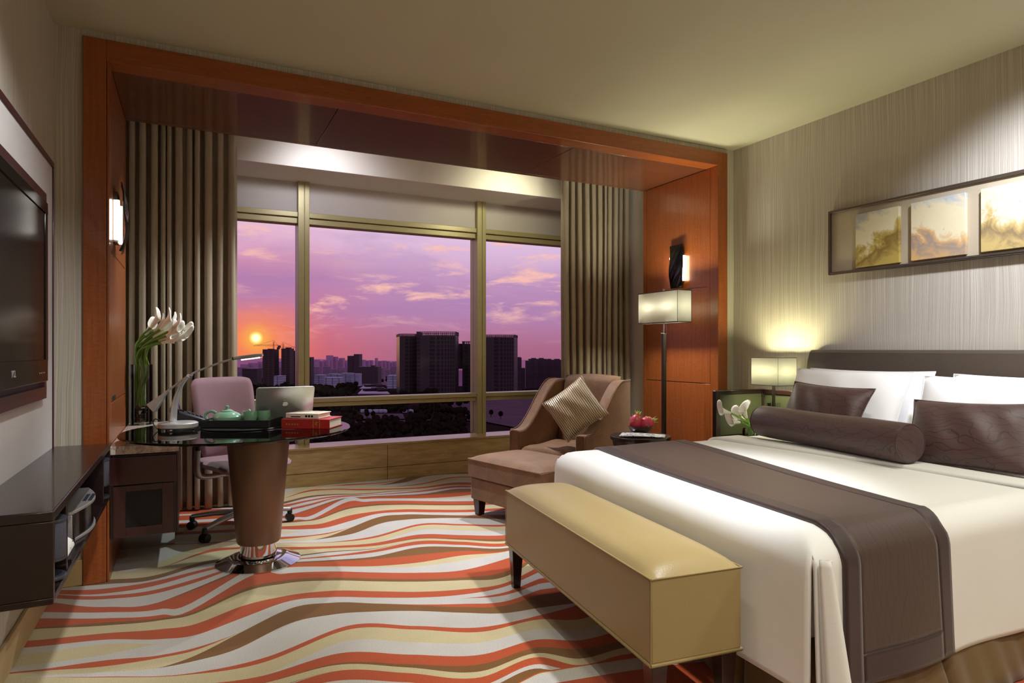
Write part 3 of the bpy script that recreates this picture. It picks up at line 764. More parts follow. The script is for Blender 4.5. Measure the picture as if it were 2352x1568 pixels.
b.tube(ln, [.010, .0135, .014, .014, .014, .0135, .010], 18, sq=(1.3, .8)); b.build('head', 'brushed_steel', t, sharp=50)
b = MB(); b.tube([h0 + (h1 - h0) * .25 - Vector((0, 0, .009)), h0 + (h1 - h0) * .9 - Vector((0, 0, .009))], .007, 10); b.build('bulb', 'lamp_bulb', t)
b = MB(); b.tube([h0 - (h1 - h0) * .06, h0 + (h1 - h0) * .03], .0085, 14); b.build('swivel', 'black_plastic', t)
b = MB(); b.tube(spline([L(362, 985), L(352, 972), L(356, 962), L(368, 966)]), .003, 8); b.build('cable', 'black_plastic', t)
# telephone
tp = uv(-1.965, 3.92, TZ)
TMx = frame(tp, RT * .90 + FW * .43)
t = thing('telephone', 'dark desk telephone with handset behind the desk lamp', 'telephone', tp)
b = MB(TMx)
sd = [(-.10, 0), (.12, 0), (.12, .018), (-.06, .085), (-.10, .075)]
b2 = TMx @ Matrix(((1, 0, 0, 0), (0, 0, 1, 0), (0, 1, 0, 0), (0, 0, 0, 1)))
b = MB(b2); b.prism(sd, -.09, .09); b.build('body', 'charcoal_plastic', t, bevel=.006)
slope = math.atan2(-.067, .18)
KM = TMx @ Matrix.Translation((-.06, 0, .085)) @ Matrix.Rotation(-slope, 4, 'Y')
b = MB(KM)
for r in range(4):
    for k in range(3): b.box(.055 + r * .024, .072 + r * .024, -.005 + k * .026, .014 + k * .026, .0, .006)
b.build('buttons', 'black_plastic', t, bevel=.001)
b = MB(KM); b.box(.0, .035, -.005, .075, .0, .004); b.build('display', 'black_gloss', t)
b = MB(TMx); b.tube(spline([(-.075, -.10, .085), (-.075, -.06, .105), (-.075, .0, .112), (-.075, .06, .105), (-.075, .10, .085)]), [.026] * 6 + [.019] * 21 + [.026] * 6, 16); b.build('handset', 'charcoal_plastic', t, sharp=60)
b = MB(); b.tube([uv(-1.735, 3.84, TZ + .004), uv(-1.70, 3.80, TZ + .05), uv(-1.60, 3.80, TZ + .035), uv(-1.57, 3.86, TZ + .004)], .004, 8); b.build('wire_stand', 'chrome', t, sharp=60)

# ------------------------------------------------------------------ calla lilies
def lily(name, base, bend, head_dir, tipsz, label, group, rs, r=.0065):
    """one calla: stem tube, rolled spathe with a pulled-out tip, spadix"""
    t = thing(name, label, 'flower', base, group)
    st = spline(bend, 8)
    MB().tube(st, [r * 1.1] * (len(st) - 6) + [r, r, r * 1.05, r * 1.2, r * 1.4, r * 1.5], 8).build('stem', 'stem_green', t, sharp=80)
    d = Vector(head_dir).normalized(); a = d.cross(Vector((0, 0, 1)))
    if a.length < .1: a = d.cross(Vector((1, 0, 0)))
    a.normalize(); up = a.cross(d); roll = rs.uniform(-.7, .7)
    M = Matrix((a * math.cos(roll) + up * math.sin(roll), up * math.cos(roll) - a * math.sin(roll), d)).transposed().to_4x4(); M.translation = st[-1] - d * .004
    Lh, R = tipsz
    def fn(i, j):
        th = -PI * 1.12 + 2 * PI * 1.12 * j
        back = .5 + .5 * math.cos(th)
        ln = Lh * (.55 + .45 * back ** 1.5)
        z = ln * i
        q = r * 1.3 + (R - r) * (.35 * i + .65 * i ** 3.2) * (.85 + .15 * back) + .006 * i * (th / PI if th > 0 else 0)
        fl = .30 * R * max(0, i - .75) * 4 * back
        tip = .5 * R * max(0, back - .8) * 5 * i ** 6
        return ((q + fl + tip) * math.sin(th), (q + fl + tip) * math.cos(th), z - .15 * R * i ** 6 * back)
    MB(M).grid(fn, 14, 25).build('spathe', 'calla_white', t, sharp=80, solid=.0012)
    MB(M).tube([(0, .002, .01), (0, .003, Lh * .3), (0, .004, Lh * .52)], [.004, .005, .003], 8).build('spadix', 'spadix_yellow', t, sharp=80)
    return t
vb = Vector((-.287, 4.975, cz + .001)); VR, VH = .066, .40
t = thing('flower_vase', 'tall clear glass vase of calla lilies on the marble top', 'vase', vb)
MB().lathe([(VR, 0), (VR, VH), (VR - .004, VH), (VR - .004, .012), (.002, .012)], vb, 48).build('glass', 'vase_glass', t)
MB().lathe([(.002, .118), (VR - .005, .118), (VR - .005, .215), (.002, .215)], vb, 40).build('water', 'water', t)
b = MB(); rs = random.Random(4)
for k in range(70):
    a = rs.uniform(0, 2 * PI); q = (VR - .016) * math.sqrt(rs.random()); b.ball((vb.x + q * math.cos(a), vb.y + q * math.sin(a), vb.z + .022 + rs.uniform(0, .095)), (.012, .011, .009), 8, 6)
tag(b.build('black_pebbles', 'pebbles', loc=vb, sharp=80), 'black pebbles filling the bottom of the tall glass vase', 'pebbles', kind='stuff')
heads = [(366, 722), (352, 742), (378, 735), (390, 728), (402, 733), (416, 738), (388, 748), (402, 750), (415, 752), (428, 756), (396, 765), (412, 766), (426, 772), (380, 752), (432, 766), (408, 778)]
rs = random.Random(11)
for k, (px, py) in enumerate(heads):
    d0 = 4.36 + rs.uniform(-.07, .07)
    h = at_depth(px, py, d0); fx = (px - 335) / 100.0; fy = (py - 715) / 75.0
    hd = RT * (.42 + .75 * fx * (.3 + .9 * fy)) + Vector((0, 0, 1.0 - .85 * fy)) + FW * rs.uniform(-.1, .3)
    hd.normalize(); tip = h - hd * .10
    a = rs.uniform(0, 2 * PI); q = .035 * math.sqrt(rs.random())
    p0 = vb + Vector((q * math.cos(a), q * math.sin(a), .12)); a2 = a + rs.uniform(1.5, 3)
    p1 = vb + Vector((.04 * math.cos(a2), .04 * math.sin(a2), VH * .9)) + RT * .012
    p2 = p1 * .45 + tip * .55 - RT * (.05 + .03 * fx) + Vector((0, 0, .03))
    lily('calla_lily', p0, [p0, p0 * .5 + p1 * .5 + Vector((rs.uniform(-.01, .01), 0, 0)) - RT * .01, p1, p2, tip], hd, (.155 + rs.uniform(-.02, .02), .022 + rs.uniform(-.003, .003)),
         'white calla lily with a long bending green stem in the tall vase', 'calla lilies in the tall glass vase', rs)

# ------------------------------------------------------------------ office chair
CC = Vector((.31, 4.68, 0)); fd = Vector((.445, -.895, 0)).normalized(); CM = frame(CC, fd.cross(Vector((0, 0, 1))) * -1, fd * -1)
# local: +y behind the sitter, x to the viewer's right
CM = frame(CC, (-fd.y, fd.x, 0), -fd)
t = thing('office_chair', 'mauve swivel office chair with silver star base behind the glass desk', 'chair', CC)
b = MB(CM)
def seat(side):
    def g(i, j):
        a, c = i * 2 - 1, j * 2 - 1
        sx_ = math.copysign(abs(a) ** .9, a)
        w = .255 * (1 - .10 * max(0, c)); k = max(0, (1 - abs(a) ** 6) * (1 - abs(c) ** 6)) ** .4
        z = .455 + (.028 * k if side > 0 else -.045 * k) - .035 * max(0, -c - .4) ** 1.5 * 1.6 + .01 * a * a
        return (sx_ * w * (1 - .12 * abs(c) ** 5), c * .245 * (1 - .08 * abs(a) ** 5) - .02, z)
    return g
b.grid(seat(1), 22, 22); b.grid(seat(-1), 22, 22); b.build('seat', 'mauve_fabric', t, sharp=80)
b = MB(CM)
def back(side):
    def g(i, j):
        a, c = i * 2 - 1, j * 2 - 1
        w = .205 + .025 * (c + 1) / 2 - .03 * max(0, -c - .2)
        k = max(0, (1 - abs(a) ** 8) * (1 - abs(c) ** 8)) ** .4
        x = a * w * (1 - .10 * abs(c) ** 7); z = .735 + c * .275 * (1 - .06 * abs(a) ** 7)
        y = .205 + .05 * (z - .46) + .035 * math.cos((z - .60) * 5) * -1 + .035 - .03 * a * a * -1 * .0 + (-.04 * a * a) + side * .026 * k
        return (x, y, z)
    return g
b.grid(back(1), 22, 26); b.grid(back(-1), 22, 26); b.build('backrest', 'mauve_fabric', t, sharp=80)
MB(CM).lathe([(.03, .12), (.03, .30), (.022, .30), (.022, .40)], (0, 0, 0), 24).build('gas_column', 'charcoal_plastic', t)
b = MB(CM); b.box(-.10, .10, -.13, .12, .375, .412); b.box(-.04, .04, .08, .25, .37, .40); b.build('mechanism', 'black_plastic', t, bevel=.012)
b = MB(CM); b.tube(spline([(0, .12, .385), (0, .25, .42), (0, .27, .52), (0, .26, .62)]), .022, 10, sq=(1.6, .7)); b.build('back_bracket', 'silver_plastic', t, sharp=60)
for s in (-1, 1):
    b = MB(CM); b.tube(spline([(s * .08, .0, .385), (s * .22, .0, .385), (s * .285, .0, .40), (s * .30, .0, .45), (s * .295, .0, .56)]), [.020] * 8 + [.022] * 25, 12, sq=(1.2, .8)); ar = b.build('arm_support', 'silver_plastic', t, sharp=60)
    b = MB(CM); b.tube([(s * .295, 0, .55), (s * .292, 0, .66)], .016, 12, sq=(1.3, .9)); b.build('arm_post', 'black_plastic', ar, sharp=60)
    b = MB(CM @ Matrix.Translation((s * .285, -.02, .66))); b.prism(rpoly(.07, .22, .03), 0, .025); b.build('armrest', 'black_plastic', t, bevel=.008)
MB(CM).lathe([(.045, .075), (.05, .09), (.042, .135)], (0, 0, 0), 24).build('hub', 'silver_plastic', t)
for k in range(5):
    a = math.radians(10.5 + 72 * k); dx, dy = math.cos(a), math.sin(a)
    e = CC + Vector((dx, dy, 0)) * .325
    b = MB(); b.tube([CC + Vector((dx * .03, dy * .03, .115)), CC + Vector((dx * .18, dy * .18, .105)), e + Vector((0, 0, .085))], [.026, .022, .018], 10, sq=(1.1, .8)); lg = b.build('leg', 'silver_plastic', t, sharp=60)
    b = MB(); b.tube([e + Vector((0, 0, .085)), e + Vector((0, 0, .055))], .017, 12); n = Vector((-dy, dx, 0))
    b.tube([e - n * .024 + Vector((0, 0, .027)), e + n * .024 + Vector((0, 0, .027))], .027, 20); b.build('caster', 'black_plastic', lg, sharp=50)

# ------------------------------------------------------------------ armchair, cushion, ottoman
AC = Vector((2.45, 4.31, 0)); As = Vector((.46, -.888, 0)).normalized(); Ab = Vector((.888, .46, 0)).normalized()
AM = frame(AC, As, Ab)          # x across, y into the chair, z up
t = thing('armchair', 'brown velvet armchair with sloping arms beside the window', 'armchair', AC)
HWd = .345
def prof(y):
    """height of the arm top line: low front, S sweep up to the back"""
    q = min(1, max(0, (y - .06) / .56)); q = q * q * (3 - 2 * q)
    return .565 + .385 * q
for s in (-1, 1):
    b = MB(AM); ys = [i * .72 / 30 for i in range(31)]
    P = []; F = []
    for y in ys:
        z = prof(y); o = .03 * min(1, y / .6); lean = .0
        xo, xi = s * (HWd + o * .6), s * (HWd - .085)
        P += [(xo, y, .14), (xo, y, z - .012), (xo - s * .012, y, z), (xi + s * .012, y, z), (xi, y, z - .012), (xi, y, .14)]
    for i in range(30):
        for k in range(6): F.append((i * 6 + k, i * 6 + (k + 1) % 6, (i + 1) * 6 + (k + 1) % 6, (i + 1) * 6 + k))
    F.append(tuple(range(6))[::-1]); F.append(tuple(180 + k for k in range(6)))
    b.add(P, F); ar = b.build('arm', 'brown_velvet', t, bevel=.008)
    b = MB(AM); b.tube([(s * (HWd - .004), -.001, z) for z in (.15, .35, .55)] + [(s * (HWd + .018 * min(1, y / .6)), y, prof(y) + .001) for y in ys[1:]], .004, 6); b.build('piping', 'brown_velvet', ar, sharp=80)
b = MB(AM); b.box(-HWd + .084, HWd - .084, .03, .66, .14, .30); b.build('seat_frame', 'brown_velvet', t, bevel=.01)
b = MB(AM @ Matrix.Translation((0, .29, .365))); fn = pillow_fn(.535, .60, .16, .0, 9)
b.grid(fn(1), 20, 20); b.grid(fn(-1), 20, 20); b.build('seat_cushion', 'brown_velvet', t, sharp=80)
b = MB(AM)
def bk(side):
    def g(i, j):
        a, c = i * 2 - 1, j
        k = max(0, (1 - abs(a) ** 8) * (1 - abs(2 * c - 1) ** 10)) ** .4
        z = .36 + c * .615 + .018 * (1 - a * a) * c
        return (a * .265, .60 + .14 * c + side * .075 * k - .0 * a * a, z)
    return g
b.grid(bk(1), 20, 22); b.grid(bk(-1), 20, 22); b.build('backrest', 'brown_velvet', t, sharp=80)
b = MB(AM); P = [(-HWd + .02, .66, .14), (HWd - .02, .66, .14), (HWd - .02, .72, .92), (-HWd + .02, .72, .92)]
Q = [(x, y + .03, z) for x, y, z in P]
b.add(P + Q, [(0, 1, 2, 3), (7, 6, 5, 4), (0, 4, 5, 1), (1, 5, 6, 2), (2, 6, 7, 3), (3, 7, 4, 0)]); b.build('back_shell', 'brown_velvet', t, bevel=.015)
for x, y in ((-.29, .06), (.29, .06), (-.29, .70), (.29, .70)):
    MB(AM).prism([(x - .022, y - .022), (x + .022, y - .022), (x + .022, y + .022), (x - .022, y + .022)], 0, .14).build('leg', 'dark_leg_wood', t, bevel=.003)
# champagne cushion standing on one corner
cq = AM @ Vector((.0, .44, .735))
tilt = Matrix.Rotation(math.radians(-68), 4, 'X')
kd = at_depth(1320, 938, 4.98); KM = frame(kd, (RT * .93 + FW * -.37), (FW * .34 + RT * .10 + Vector((0, 0, .94)))) 
kx = Vector(KM.col[0][:3]).normalized(); ky = Vector(KM.col[1][:3]); ky = (ky - kx * ky.dot(kx)).normalized(); kz = kx.cross(ky)
KM = Matrix((kx, ky, kz)).transposed().to_4x4(); KM.translation = kd; KM = KM @ Matrix.Rotation(math.radians(45 - 6), 4, 'Z')
t = thing('cushion', 'champagne pleated cushion set cornerwise in the brown armchair', 'cushion', KM.translation)
b = MB(); fn = pillow_fn(.38, .38, .16, .08, 2.2); b.grid(fn(1), 26, 26); b.grid(fn(-1), 26, 26)
o = b.build('cover', 'champagne_pleats', None, sharp=80)
o.parent = t; t.matrix_world = KM; WL[o.name] = KM.translation
b = MB(); ed = [fn(0)(i, j) for i, j in [(k / 20, 0) for k in range(20)] + [(1, k / 20) for k in range(20)] + [(1 - k / 20, 1) for k in range(20)] + [(0, 1 - k / 20) for k in range(20)]]
b.tube(ed + [ed[0]], .0045, 6); o = b.build('piping', 'champagne_pleats', None, sharp=80); o.parent = t
# ottoman
OA = Vector((1.82, 4.35, 0)); OB = Vector((2.006, 3.597, 0)); ow = (OB - OA).length; OX = (OB - OA).normalized(); OY = Vector((-OX.y, OX.x, 0))
if OY.x < 0: OY = -OY
OM = frame(OA, OX, OY, (0, 0, 1)); OD = .50
t = thing('ottoman', 'brown velvet ottoman with dark feet in front of the armchair', 'ottoman', OA)
b = MB(OM); b.box(.012, ow - .012, .012, OD - .012, .115, .275); b.build('base', 'brown_velvet', t, bevel=.012)
b = MB(OM @ Matrix.Translation((ow / 2, OD / 2, 0)))
def cush(side):
    def g(i, j):
        a, c = i * 2 - 1, j * 2 - 1
        k = max(0, (1 - abs(a) ** 5) * (1 - abs(c) ** 5)) ** .6
        return (a * ow / 2, c * OD / 2, .405 + .045 * k)
    return g
b.grid(cush(1), 22, 18); b.add([(-ow / 2, -OD / 2, .28), (ow / 2, -OD / 2, .28), (ow / 2, OD / 2, .28), (-ow / 2, OD / 2, .28), (-ow / 2, -OD / 2, .405), (ow / 2, -OD / 2, .405), (ow / 2, OD / 2, .405), (-ow / 2, OD / 2, .405)], [(0, 1, 5, 4), (1, 2, 6, 5), (2, 3, 7, 6), (3, 0, 4, 7), (3, 2, 1, 0)])
cu = b.build('cushion_top', 'brown_velvet', t, sharp=50)
b = MB(OM); b.tube([(0, 0, .405), (ow, 0, .405), (ow, OD, .405), (0, OD, .405), (0, 0, .405)], .006, 8); b.build('piping', 'brown_velvet', cu, sharp=80)
for x, y in ((.06, .06), (ow - .06, .06), (.06, OD - .06), (ow - .06, OD - .06)):
    MB(OM).prism([(x - .024, y - .024), (x + .024, y - .024), (x + .024, y + .024), (x - .024, y + .024)], 0, .115, top=[(x - .034, y - .034), (x + .034, y - .034), (x + .034, y + .034), (x - .034, y + .034)]).build('leg', 'dark_leg_wood', t, bevel=.003)

# ------------------------------------------------------------------ side table with fruit and newspaper
ST = Vector((2.83, 3.64, 0)); SZ = .60
t = thing('side_table', 'round dark wood side table between the armchair and the bed', 'side table', ST)
MB().lathe([(.205, SZ - .03), (.21, SZ - .025), (.21, SZ - .004), (.206, SZ)], ST, 56).build('top', 'espresso_wood', t)
MB().lathe([(.19, SZ - .07), (.195, SZ - .031)], ST, 48).build('apron', 'espresso_wood', t)
MB().lathe([(.04, .03), (.03, .1), (.03, SZ - .07)], ST, 24).build('stem', 'espresso_wood', t)
MB().lathe([(.16, 0), (.165, .012), (.05, .03)], ST, 40).build('foot', 'espresso_wood', t)
fb = at_z(1476, 992, SZ + .001); fb = Vector((fb.x, fb.y, SZ + .001))
fb = uv(.925, 4.64, SZ + .001)
tag(MB().lathe([(.03, 0), (.045, .004), (.075, .022), (.089, .052), (.086, .052), (.072, .026), (.04, .010), (.002, .008)], fb, 48).build('fruit_bowl', 'chrome', loc=fb), 'small chrome bowl of pink fruit on the round side table', 'bowl')
def pitaya(c, ax, label, sd, sz=1.0):
    rs = random.Random(sd); t = thing('dragon_fruit', label, 'fruit', c, None)
    M = frame(c, Vector(ax).orthogonal(), None, Vector(ax)); M = frame(c, Vector(ax).orthogonal().normalized(), None, Vector(ax).normalized())
    b = MB(M); b.ball((0, 0, 0), (.046 * sz, .046 * sz, .060 * sz), 24, 16); b.build('skin', 'pitaya_pink', t, sharp=80)
    b = MB(M)
    for k in range(13):
        z = -.035 + .012 * (k % 7); a = k * 2.4; r = .042 * sz * math.sqrt(max(.05, 1 - (z / .056) ** 2))
        p = Vector((r * math.cos(a), r * math.sin(a), z * sz)); o = Vector((math.cos(a), math.sin(a), 0))
        b.tube([p - o * .004, p + o * .004 + Vector((0, 0, .010)), p + o * (.009 + .004 * rs.random()) + Vector((0, 0, .019))], [.009, .005, .001], 6, sq=(1.4, .4))
    for k in range(4):
        a = k * 1.6 + .4; p = Vector((.01 * math.cos(a), .01 * math.sin(a), .052 * sz)); b.tube([p, p + Vector((.008 * math.cos(a), .008 * math.sin(a), .016)), p + Vector((.013 * math.cos(a), .013 * math.sin(a), .034))], [.010, .007, .001], 6, sq=(1.3, .5))
    b.build('scales', 'pitaya_green', t, sharp=80)
pitaya(fb + Vector((0, 0, .078)) - RT * .032, (.25, 0, 1), 'upright pink dragon fruit on the window side of the chrome bowl', 1)
pitaya(fb + Vector((0, 0, .072)) + RT * .040 - FW * .01, RT + Vector((0, 0, .35)), 'pink dragon fruit lying sideways in the chrome bowl', 2)
npz = uv(.905, 4.45, SZ + .001); NM = frame(npz, RT * .985 - FW * .12)
t = thing('newspaper', 'folded newspaper lying in front of the fruit bowl', 'newspaper', npz)
b = MB(NM)
b.grid(lambda i, j: ((i - .5) * .30 + .02 * (j - .5), (j - .5) * .13, .002 + .004 * math.sin(3 * i)), 10, 6); b.grid(lambda i, j: ((i - .5) * .30 + .02 * (j - .5), (j - .5) * .13, .012 + .006 * math.sin(3 * i + 1)), 10, 6)
b.grid(lambda i, j: ((i - .5) * .30 - .01 - .008 * math.sin(PI * j), -.065 - .007 * math.sin(PI * j), .002 + .004 * math.sin(3 * i) * (1 - j) + j * (.010 + .006 * math.sin(3 * i + 1))), 10, 6)
b.build('pages', 'newsprint', t, solid=.003, sharp=50)
text_mesh('M', .026, .0002, 'headline', 'black_plastic', t, NM @ Matrix.Translation((-.02, -.025, .0195)))

# ------------------------------------------------------------------ floor lamp
FLp = Vector((3.545, 4.245, 0))
t = thing('floor_lamp', 'tall floor lamp with long rectangular pale shade beside the wood reveal', 'floor lamp', FLp)
MB().box(FLp.x - .13, FLp.x + .13, FLp.y - .13, FLp.y + .13, 0, .025).build('base', 'dark_metal', t, bevel=.004)
MB().box(FLp.x - .015, FLp.x + .015, FLp.y - .015, FLp.y + .015, .025, 1.335).build('pole', 'dark_metal', t, bevel=.002)
b = MB(); b.lathe([(.006, 1.335), (.006, 1.69)], FLp, 14); b.box(FLp.x - .03, FLp.x + .03, FLp.y - .004, FLp.y + .004, 1.335, 1.342); b.ball((FLp.x, FLp.y, 1.695), .012); b.build('stem', 'chrome', t)
lx, ly = .072, .25
def shade_box(t, c, lx, ly, z0, z1, rim, nm='shade'):
    b = MB(); b.add([(c.x + sx_ * lx, c.y + sy_ * ly, z) for z in (z0, z1) for sx_, sy_ in ((-1, -1), (1, -1), (1, 1), (-1, 1))], [(k, (k + 1) % 4, 4 + (k + 1) % 4, 4 + k) for k in range(4)])
    s = b.build(nm, 'lamp_shade_cloth', t, solid=.002)
    b = MB()
    for z in (z0, z1):
        for p, q in (((-1, -1), (1, -1)), ((1, -1), (1, 1)), ((1, 1), (-1, 1)), ((-1, 1), (-1, -1))):
            b.tube([(c.x + p[0] * lx, c.y + p[1] * ly, z), (c.x + q[0] * lx, c.y + q[1] * ly, z)], rim, 6)
    for p in ((-1, -1), (1, -1), (1, 1), (-1, 1)): b.tube([(c.x + p[0] * lx, c.y + p[1] * ly, z0), (c.x + p[0] * lx, c.y + p[1] * ly, z1)], rim * .5, 6)
    for z in (z1 - .02,):
        b.tube([(c.x - lx, c.y, z), (c.x + lx, c.y, z)], .0025, 6); b.tube([(c.x, c.y - ly, z), (c.x, c.y + ly, z)], .0025, 6)
    b.build('shade_frame', 'dark_metal', s)
    return s
shade_box(t, FLp, lx, ly, 1.425, 1.68, .004)
for dy in (-.11, .11):
    MB().ball((FLp.x, FLp.y + dy, 1.56), (.026, .026, .036), 16, 10).build('bulb', 'lamp_bulb', t, sharp=80)
b = MB(); b.tube([(FLp.x + .02, FLp.y - .01, 1.36), (FLp.x + .02, FLp.y - .01, 1.10)], .0018, 6); b.tube([(FLp.x + .02, FLp.y - .01, 1.36), (FLp.x + .02, FLp.y - .01, 1.43)], .0018, 6); b.build('pull_chain', 'chrome', t)

# ------------------------------------------------------------------ nightstand, lamp, flowers
t = thing('nightstand', 'dark nightstand with green leather back panels beside the bed', 'nightstand', (3.75, 3.4, 0))
MB().box(3.52, 3.985, 3.245, 3.585, .52, .55).build('top', 'espresso_wood', t, bevel=.003)
b = MB(); b.box(3.53, 3.985, 3.255, 3.58, .08, .52); b.build('body', 'espresso_wood', t, bevel=.003)
MB().box(3.521, 3.53, 3.27, 3.57, .30, .50).build('drawer', 'espresso_wood', t, bevel=.002)
b = MB(); b.box(3.49, 3.532, 3.59, 3.63, 0, .895); b.box(3.532, 4.0, 3.59, 3.63, .865, .895); b.box(3.965, 4.005, 3.20, 3.63, .865, .895); b.box(3.965, 4.0, 3.585, 3.63, .55, .865); b.box(3.532, 3.985, 3.60, 3.63, 0, .56)
b.build('back_frame', 'espresso_wood', t, bevel=.003)
MB().box(3.532, 3.965, 3.597, 3.62, .56, .865).build('back_panel', 'green_leather', t, bevel=.003)
MB().box(3.975, 4.0, 3.20, 3.585, .55, .865).build('back_panel', 'green_leather', t, bevel=.003)
NZ = .551
BL = Vector((3.83, 3.365, NZ))
t = thing('bedside_lamp', 'small lamp with rectangular cream shade on the nightstand', 'table lamp', BL)
MB().box(BL.x - .06, BL.x + .06, BL.y - .05, BL.y + .05, NZ, NZ + .02).build('base', 'chrome', t, bevel=.003)
MB().box(BL.x - .008, BL.x + .008, BL.y - .008, BL.y + .008, NZ + .02, .99).build('stem', 'dark_metal', t)
b = MB(); b.box(BL.x - .05, BL.x + .05, BL.y - .02, BL.y + .02, NZ + .07, NZ + .16); b.box(BL.x - .05, BL.x + .05, BL.y - .02, BL.y + .02, NZ + .18, NZ + .26); b.build('acrylic_blocks', 'acrylic', t, bevel=.002)
shade_box(t, BL, .095, .122, .942, 1.142, .002)
MB().ball((BL.x, BL.y, 1.04), (.025, .025, .034), 16, 10).build('bulb', 'lamp_bulb', t, sharp=80)
tag(MB().box(3.80, 3.90, 3.27, 3.275, NZ, NZ + .14).build('note_card', 'notepad', loc=(3.85, 3.27, NZ)), 'white card standing on the nightstand by the lamp', 'card')
fv = Vector((3.60, 3.37, NZ))
t = thing('bud_vase', 'low dark glass vase of calla lilies on the nightstand', 'vase', fv)
MB().lathe([(.035, 0), (.05, .01), (.055, .06), (.05, .085), (.046, .085), (.05, .06), (.045, .014), (.002, .01)], fv, 36).build('glass', 'vase_glass', t)
MB().lathe([(.002, .012), (.044, .014), (.048, .055), (.002, .055)], fv, 32).build('water', 'water', t)
rs = random.Random(23)
for k, (px, py, dx, dz, lb) in enumerate(((1668, 945, -1.0, .35, 'white calla lily on the nightstand reaching farthest toward the window'), (1690, 968, -.9, .15, 'lowest white calla lily in the nightstand vase'), (1712, 950, -.35, .9, 'white calla lily pointing up in the nightstand vase'), (1703, 960, -.7, .55, 'middle white calla lily in the nightstand vase'))):
    d = RT * dx + Vector((0, 0, dz)) - FW * .25; d.normalize(); h = at_depth(px, py, 4.50 + .03 * k)
    tip = h - d * .03; p0 = fv + Vector((rs.uniform(-.02, .02), rs.uniform(-.02, .02), .02))
    p1 = fv + Vector((rs.uniform(-.025, .025), rs.uniform(-.02, .02), .09))
    lily('calla_lily', p0, [p0, p1, p1 * .4 + tip * .6 + Vector((0, 0, .01)), tip], d, (.12, .034), lb, None, rs, r=.006)

# ------------------------------------------------------------------ bed
NX0, FX0 = 1.66, 1.85            # foot edge of the bedding at the near and far side
NY, FY, BX1, BZ = 1.315, 3.165, 3.86, .63
def bedx(y, k=1.0): return NX0 + (FX0 - NX0) * (y - NY) / (FY - NY)
t = thing('bed', 'large double bed with white duvet and dark leather headboard', 'bed', (2.8, 2.24, 0))
b = MB(); q = .07
b.add([(bedx(NY) + q, NY + q, 0), (bedx(FY) + q, FY - q, 0), (BX1, FY - q, 0), (BX1, NY + q, 0), (bedx(NY) + q, NY + q, .36), (bedx(FY) + q, FY - q, .36), (BX1, FY - q, .36), (BX1, NY + q, .36)],
      [(0, 1, 5, 4), (1, 2, 6, 5), (2, 3, 7, 6), (3, 0, 4, 7), (4, 5, 6, 7), (3, 2, 1, 0)]); b.build('box_base', 'podium_dark', t)
b = MB(); q = .035
b.add([(bedx(NY) + q, NY + q, .30), (bedx(FY) + q, FY - q, .30), (BX1, FY - q, .30), (BX1, NY + q, .30), (bedx(NY) + q, NY + q, .60), (bedx(FY) + q, FY - q, .60), (BX1, FY - q, .60), (BX1, NY + q, .60)],
      [(0, 1, 5, 4), (1, 2, 6, 5), (2, 3, 7, 6), (3, 0, 4, 7), (4, 5, 6, 7), (3, 2, 1, 0)]); b.build('mattress', 'white_linen', t, bevel=.04, bseg=4)
# bed skirt: pleated valance on foot and near side
b = MB(); q = .05
pth = [Vector((BX1, NY + q, 0)), Vector((bedx(NY) + q, NY + q, 0)), Vector((bedx(FY) + q, FY - q, 0)), Vector((BX1, FY - q, 0))]
line = []
for i in range(3):
    n = int((pth[i + 1] - pth[i]).length / .012)
    for k in range(n): line.append((pth[i] + (pth[i + 1] - pth[i]) * (k / n), (pth[i + 1] - pth[i]).normalized(), (k / n) * (pth[i + 1] - pth[i]).length))
def sk(i, j):
    p, d, s = line[min(len(line) - 1, int(i * (len(line) - 1) + .5))]; nn = Vector((d.y, -d.x, 0)) * -1
    m = (s % .62); cr = -.02 * math.exp(-((m - .31) / .012) ** 2) * 1.6
    w = .006 * math.sin(s * 21) * j + .004 * math.sin(s * 55 + 1) * j
    return p + nn * (cr + w + (.012 if d.x > -.5 else .105) * j) * -1 * -1 + Vector((0, 0, .31 * (1 - j) + .006 * j))
b.grid(sk, len(line), 8); b.build('bed_skirt', 'skirt_fabric', t, sharp=80, solid=.004)
# duvet: sheet draped over the mattress with rounded shoulders
def duvet_pt(x, y, off=0.0, drop_z=.20):
    """x,y run in cloth length; beyond an edge the cloth turns down over a rounded shoulder"""
    r = .10
    def turn(d):
        if d <= -r: return d, 0
        s = d + r
        if s < r * PI / 2: a = s / r; return -r + r * math.sin(a), -r * (1 - math.cos(a))
        return 0, -r - (s - r * PI / 2)
    dn, zn = turn(NY - y); df, zf_ = turn(y - FY)
    yy = NY - dn if y < (NY + FY) / 2 else FY + df
    zz1 = zn if y < (NY + FY) / 2 else zf_
    yc = min(max(yy, NY), FY); fx = bedx(yc)
    dx, zz2 = turn(fx - x); xx = fx - dx if x < fx + .5 else x
    z = BZ + min(zz1, zz2) + .006 * math.sin(3.1 * x + 2 * y) * (1 if zz1 == 0 and zz2 == 0 else 0)
    fl = max(0, BZ - z - .08)
    xx -= .035 * fl * (1 if zz2 < -.05 else 0); wv = .010 * math.sin(x * 9 + 1.3) * min(1, fl * 3)
    if zz1 < -.05: yy += (-1 if y < 2 else 1) * (.05 * fl + wv + off)
    else: z += off
    if zz2 < -.05: xx -= off + .008 * math.sin(y * 8) * min(1, fl * 3)
    return Vector((xx, yy, max(z, .02)))
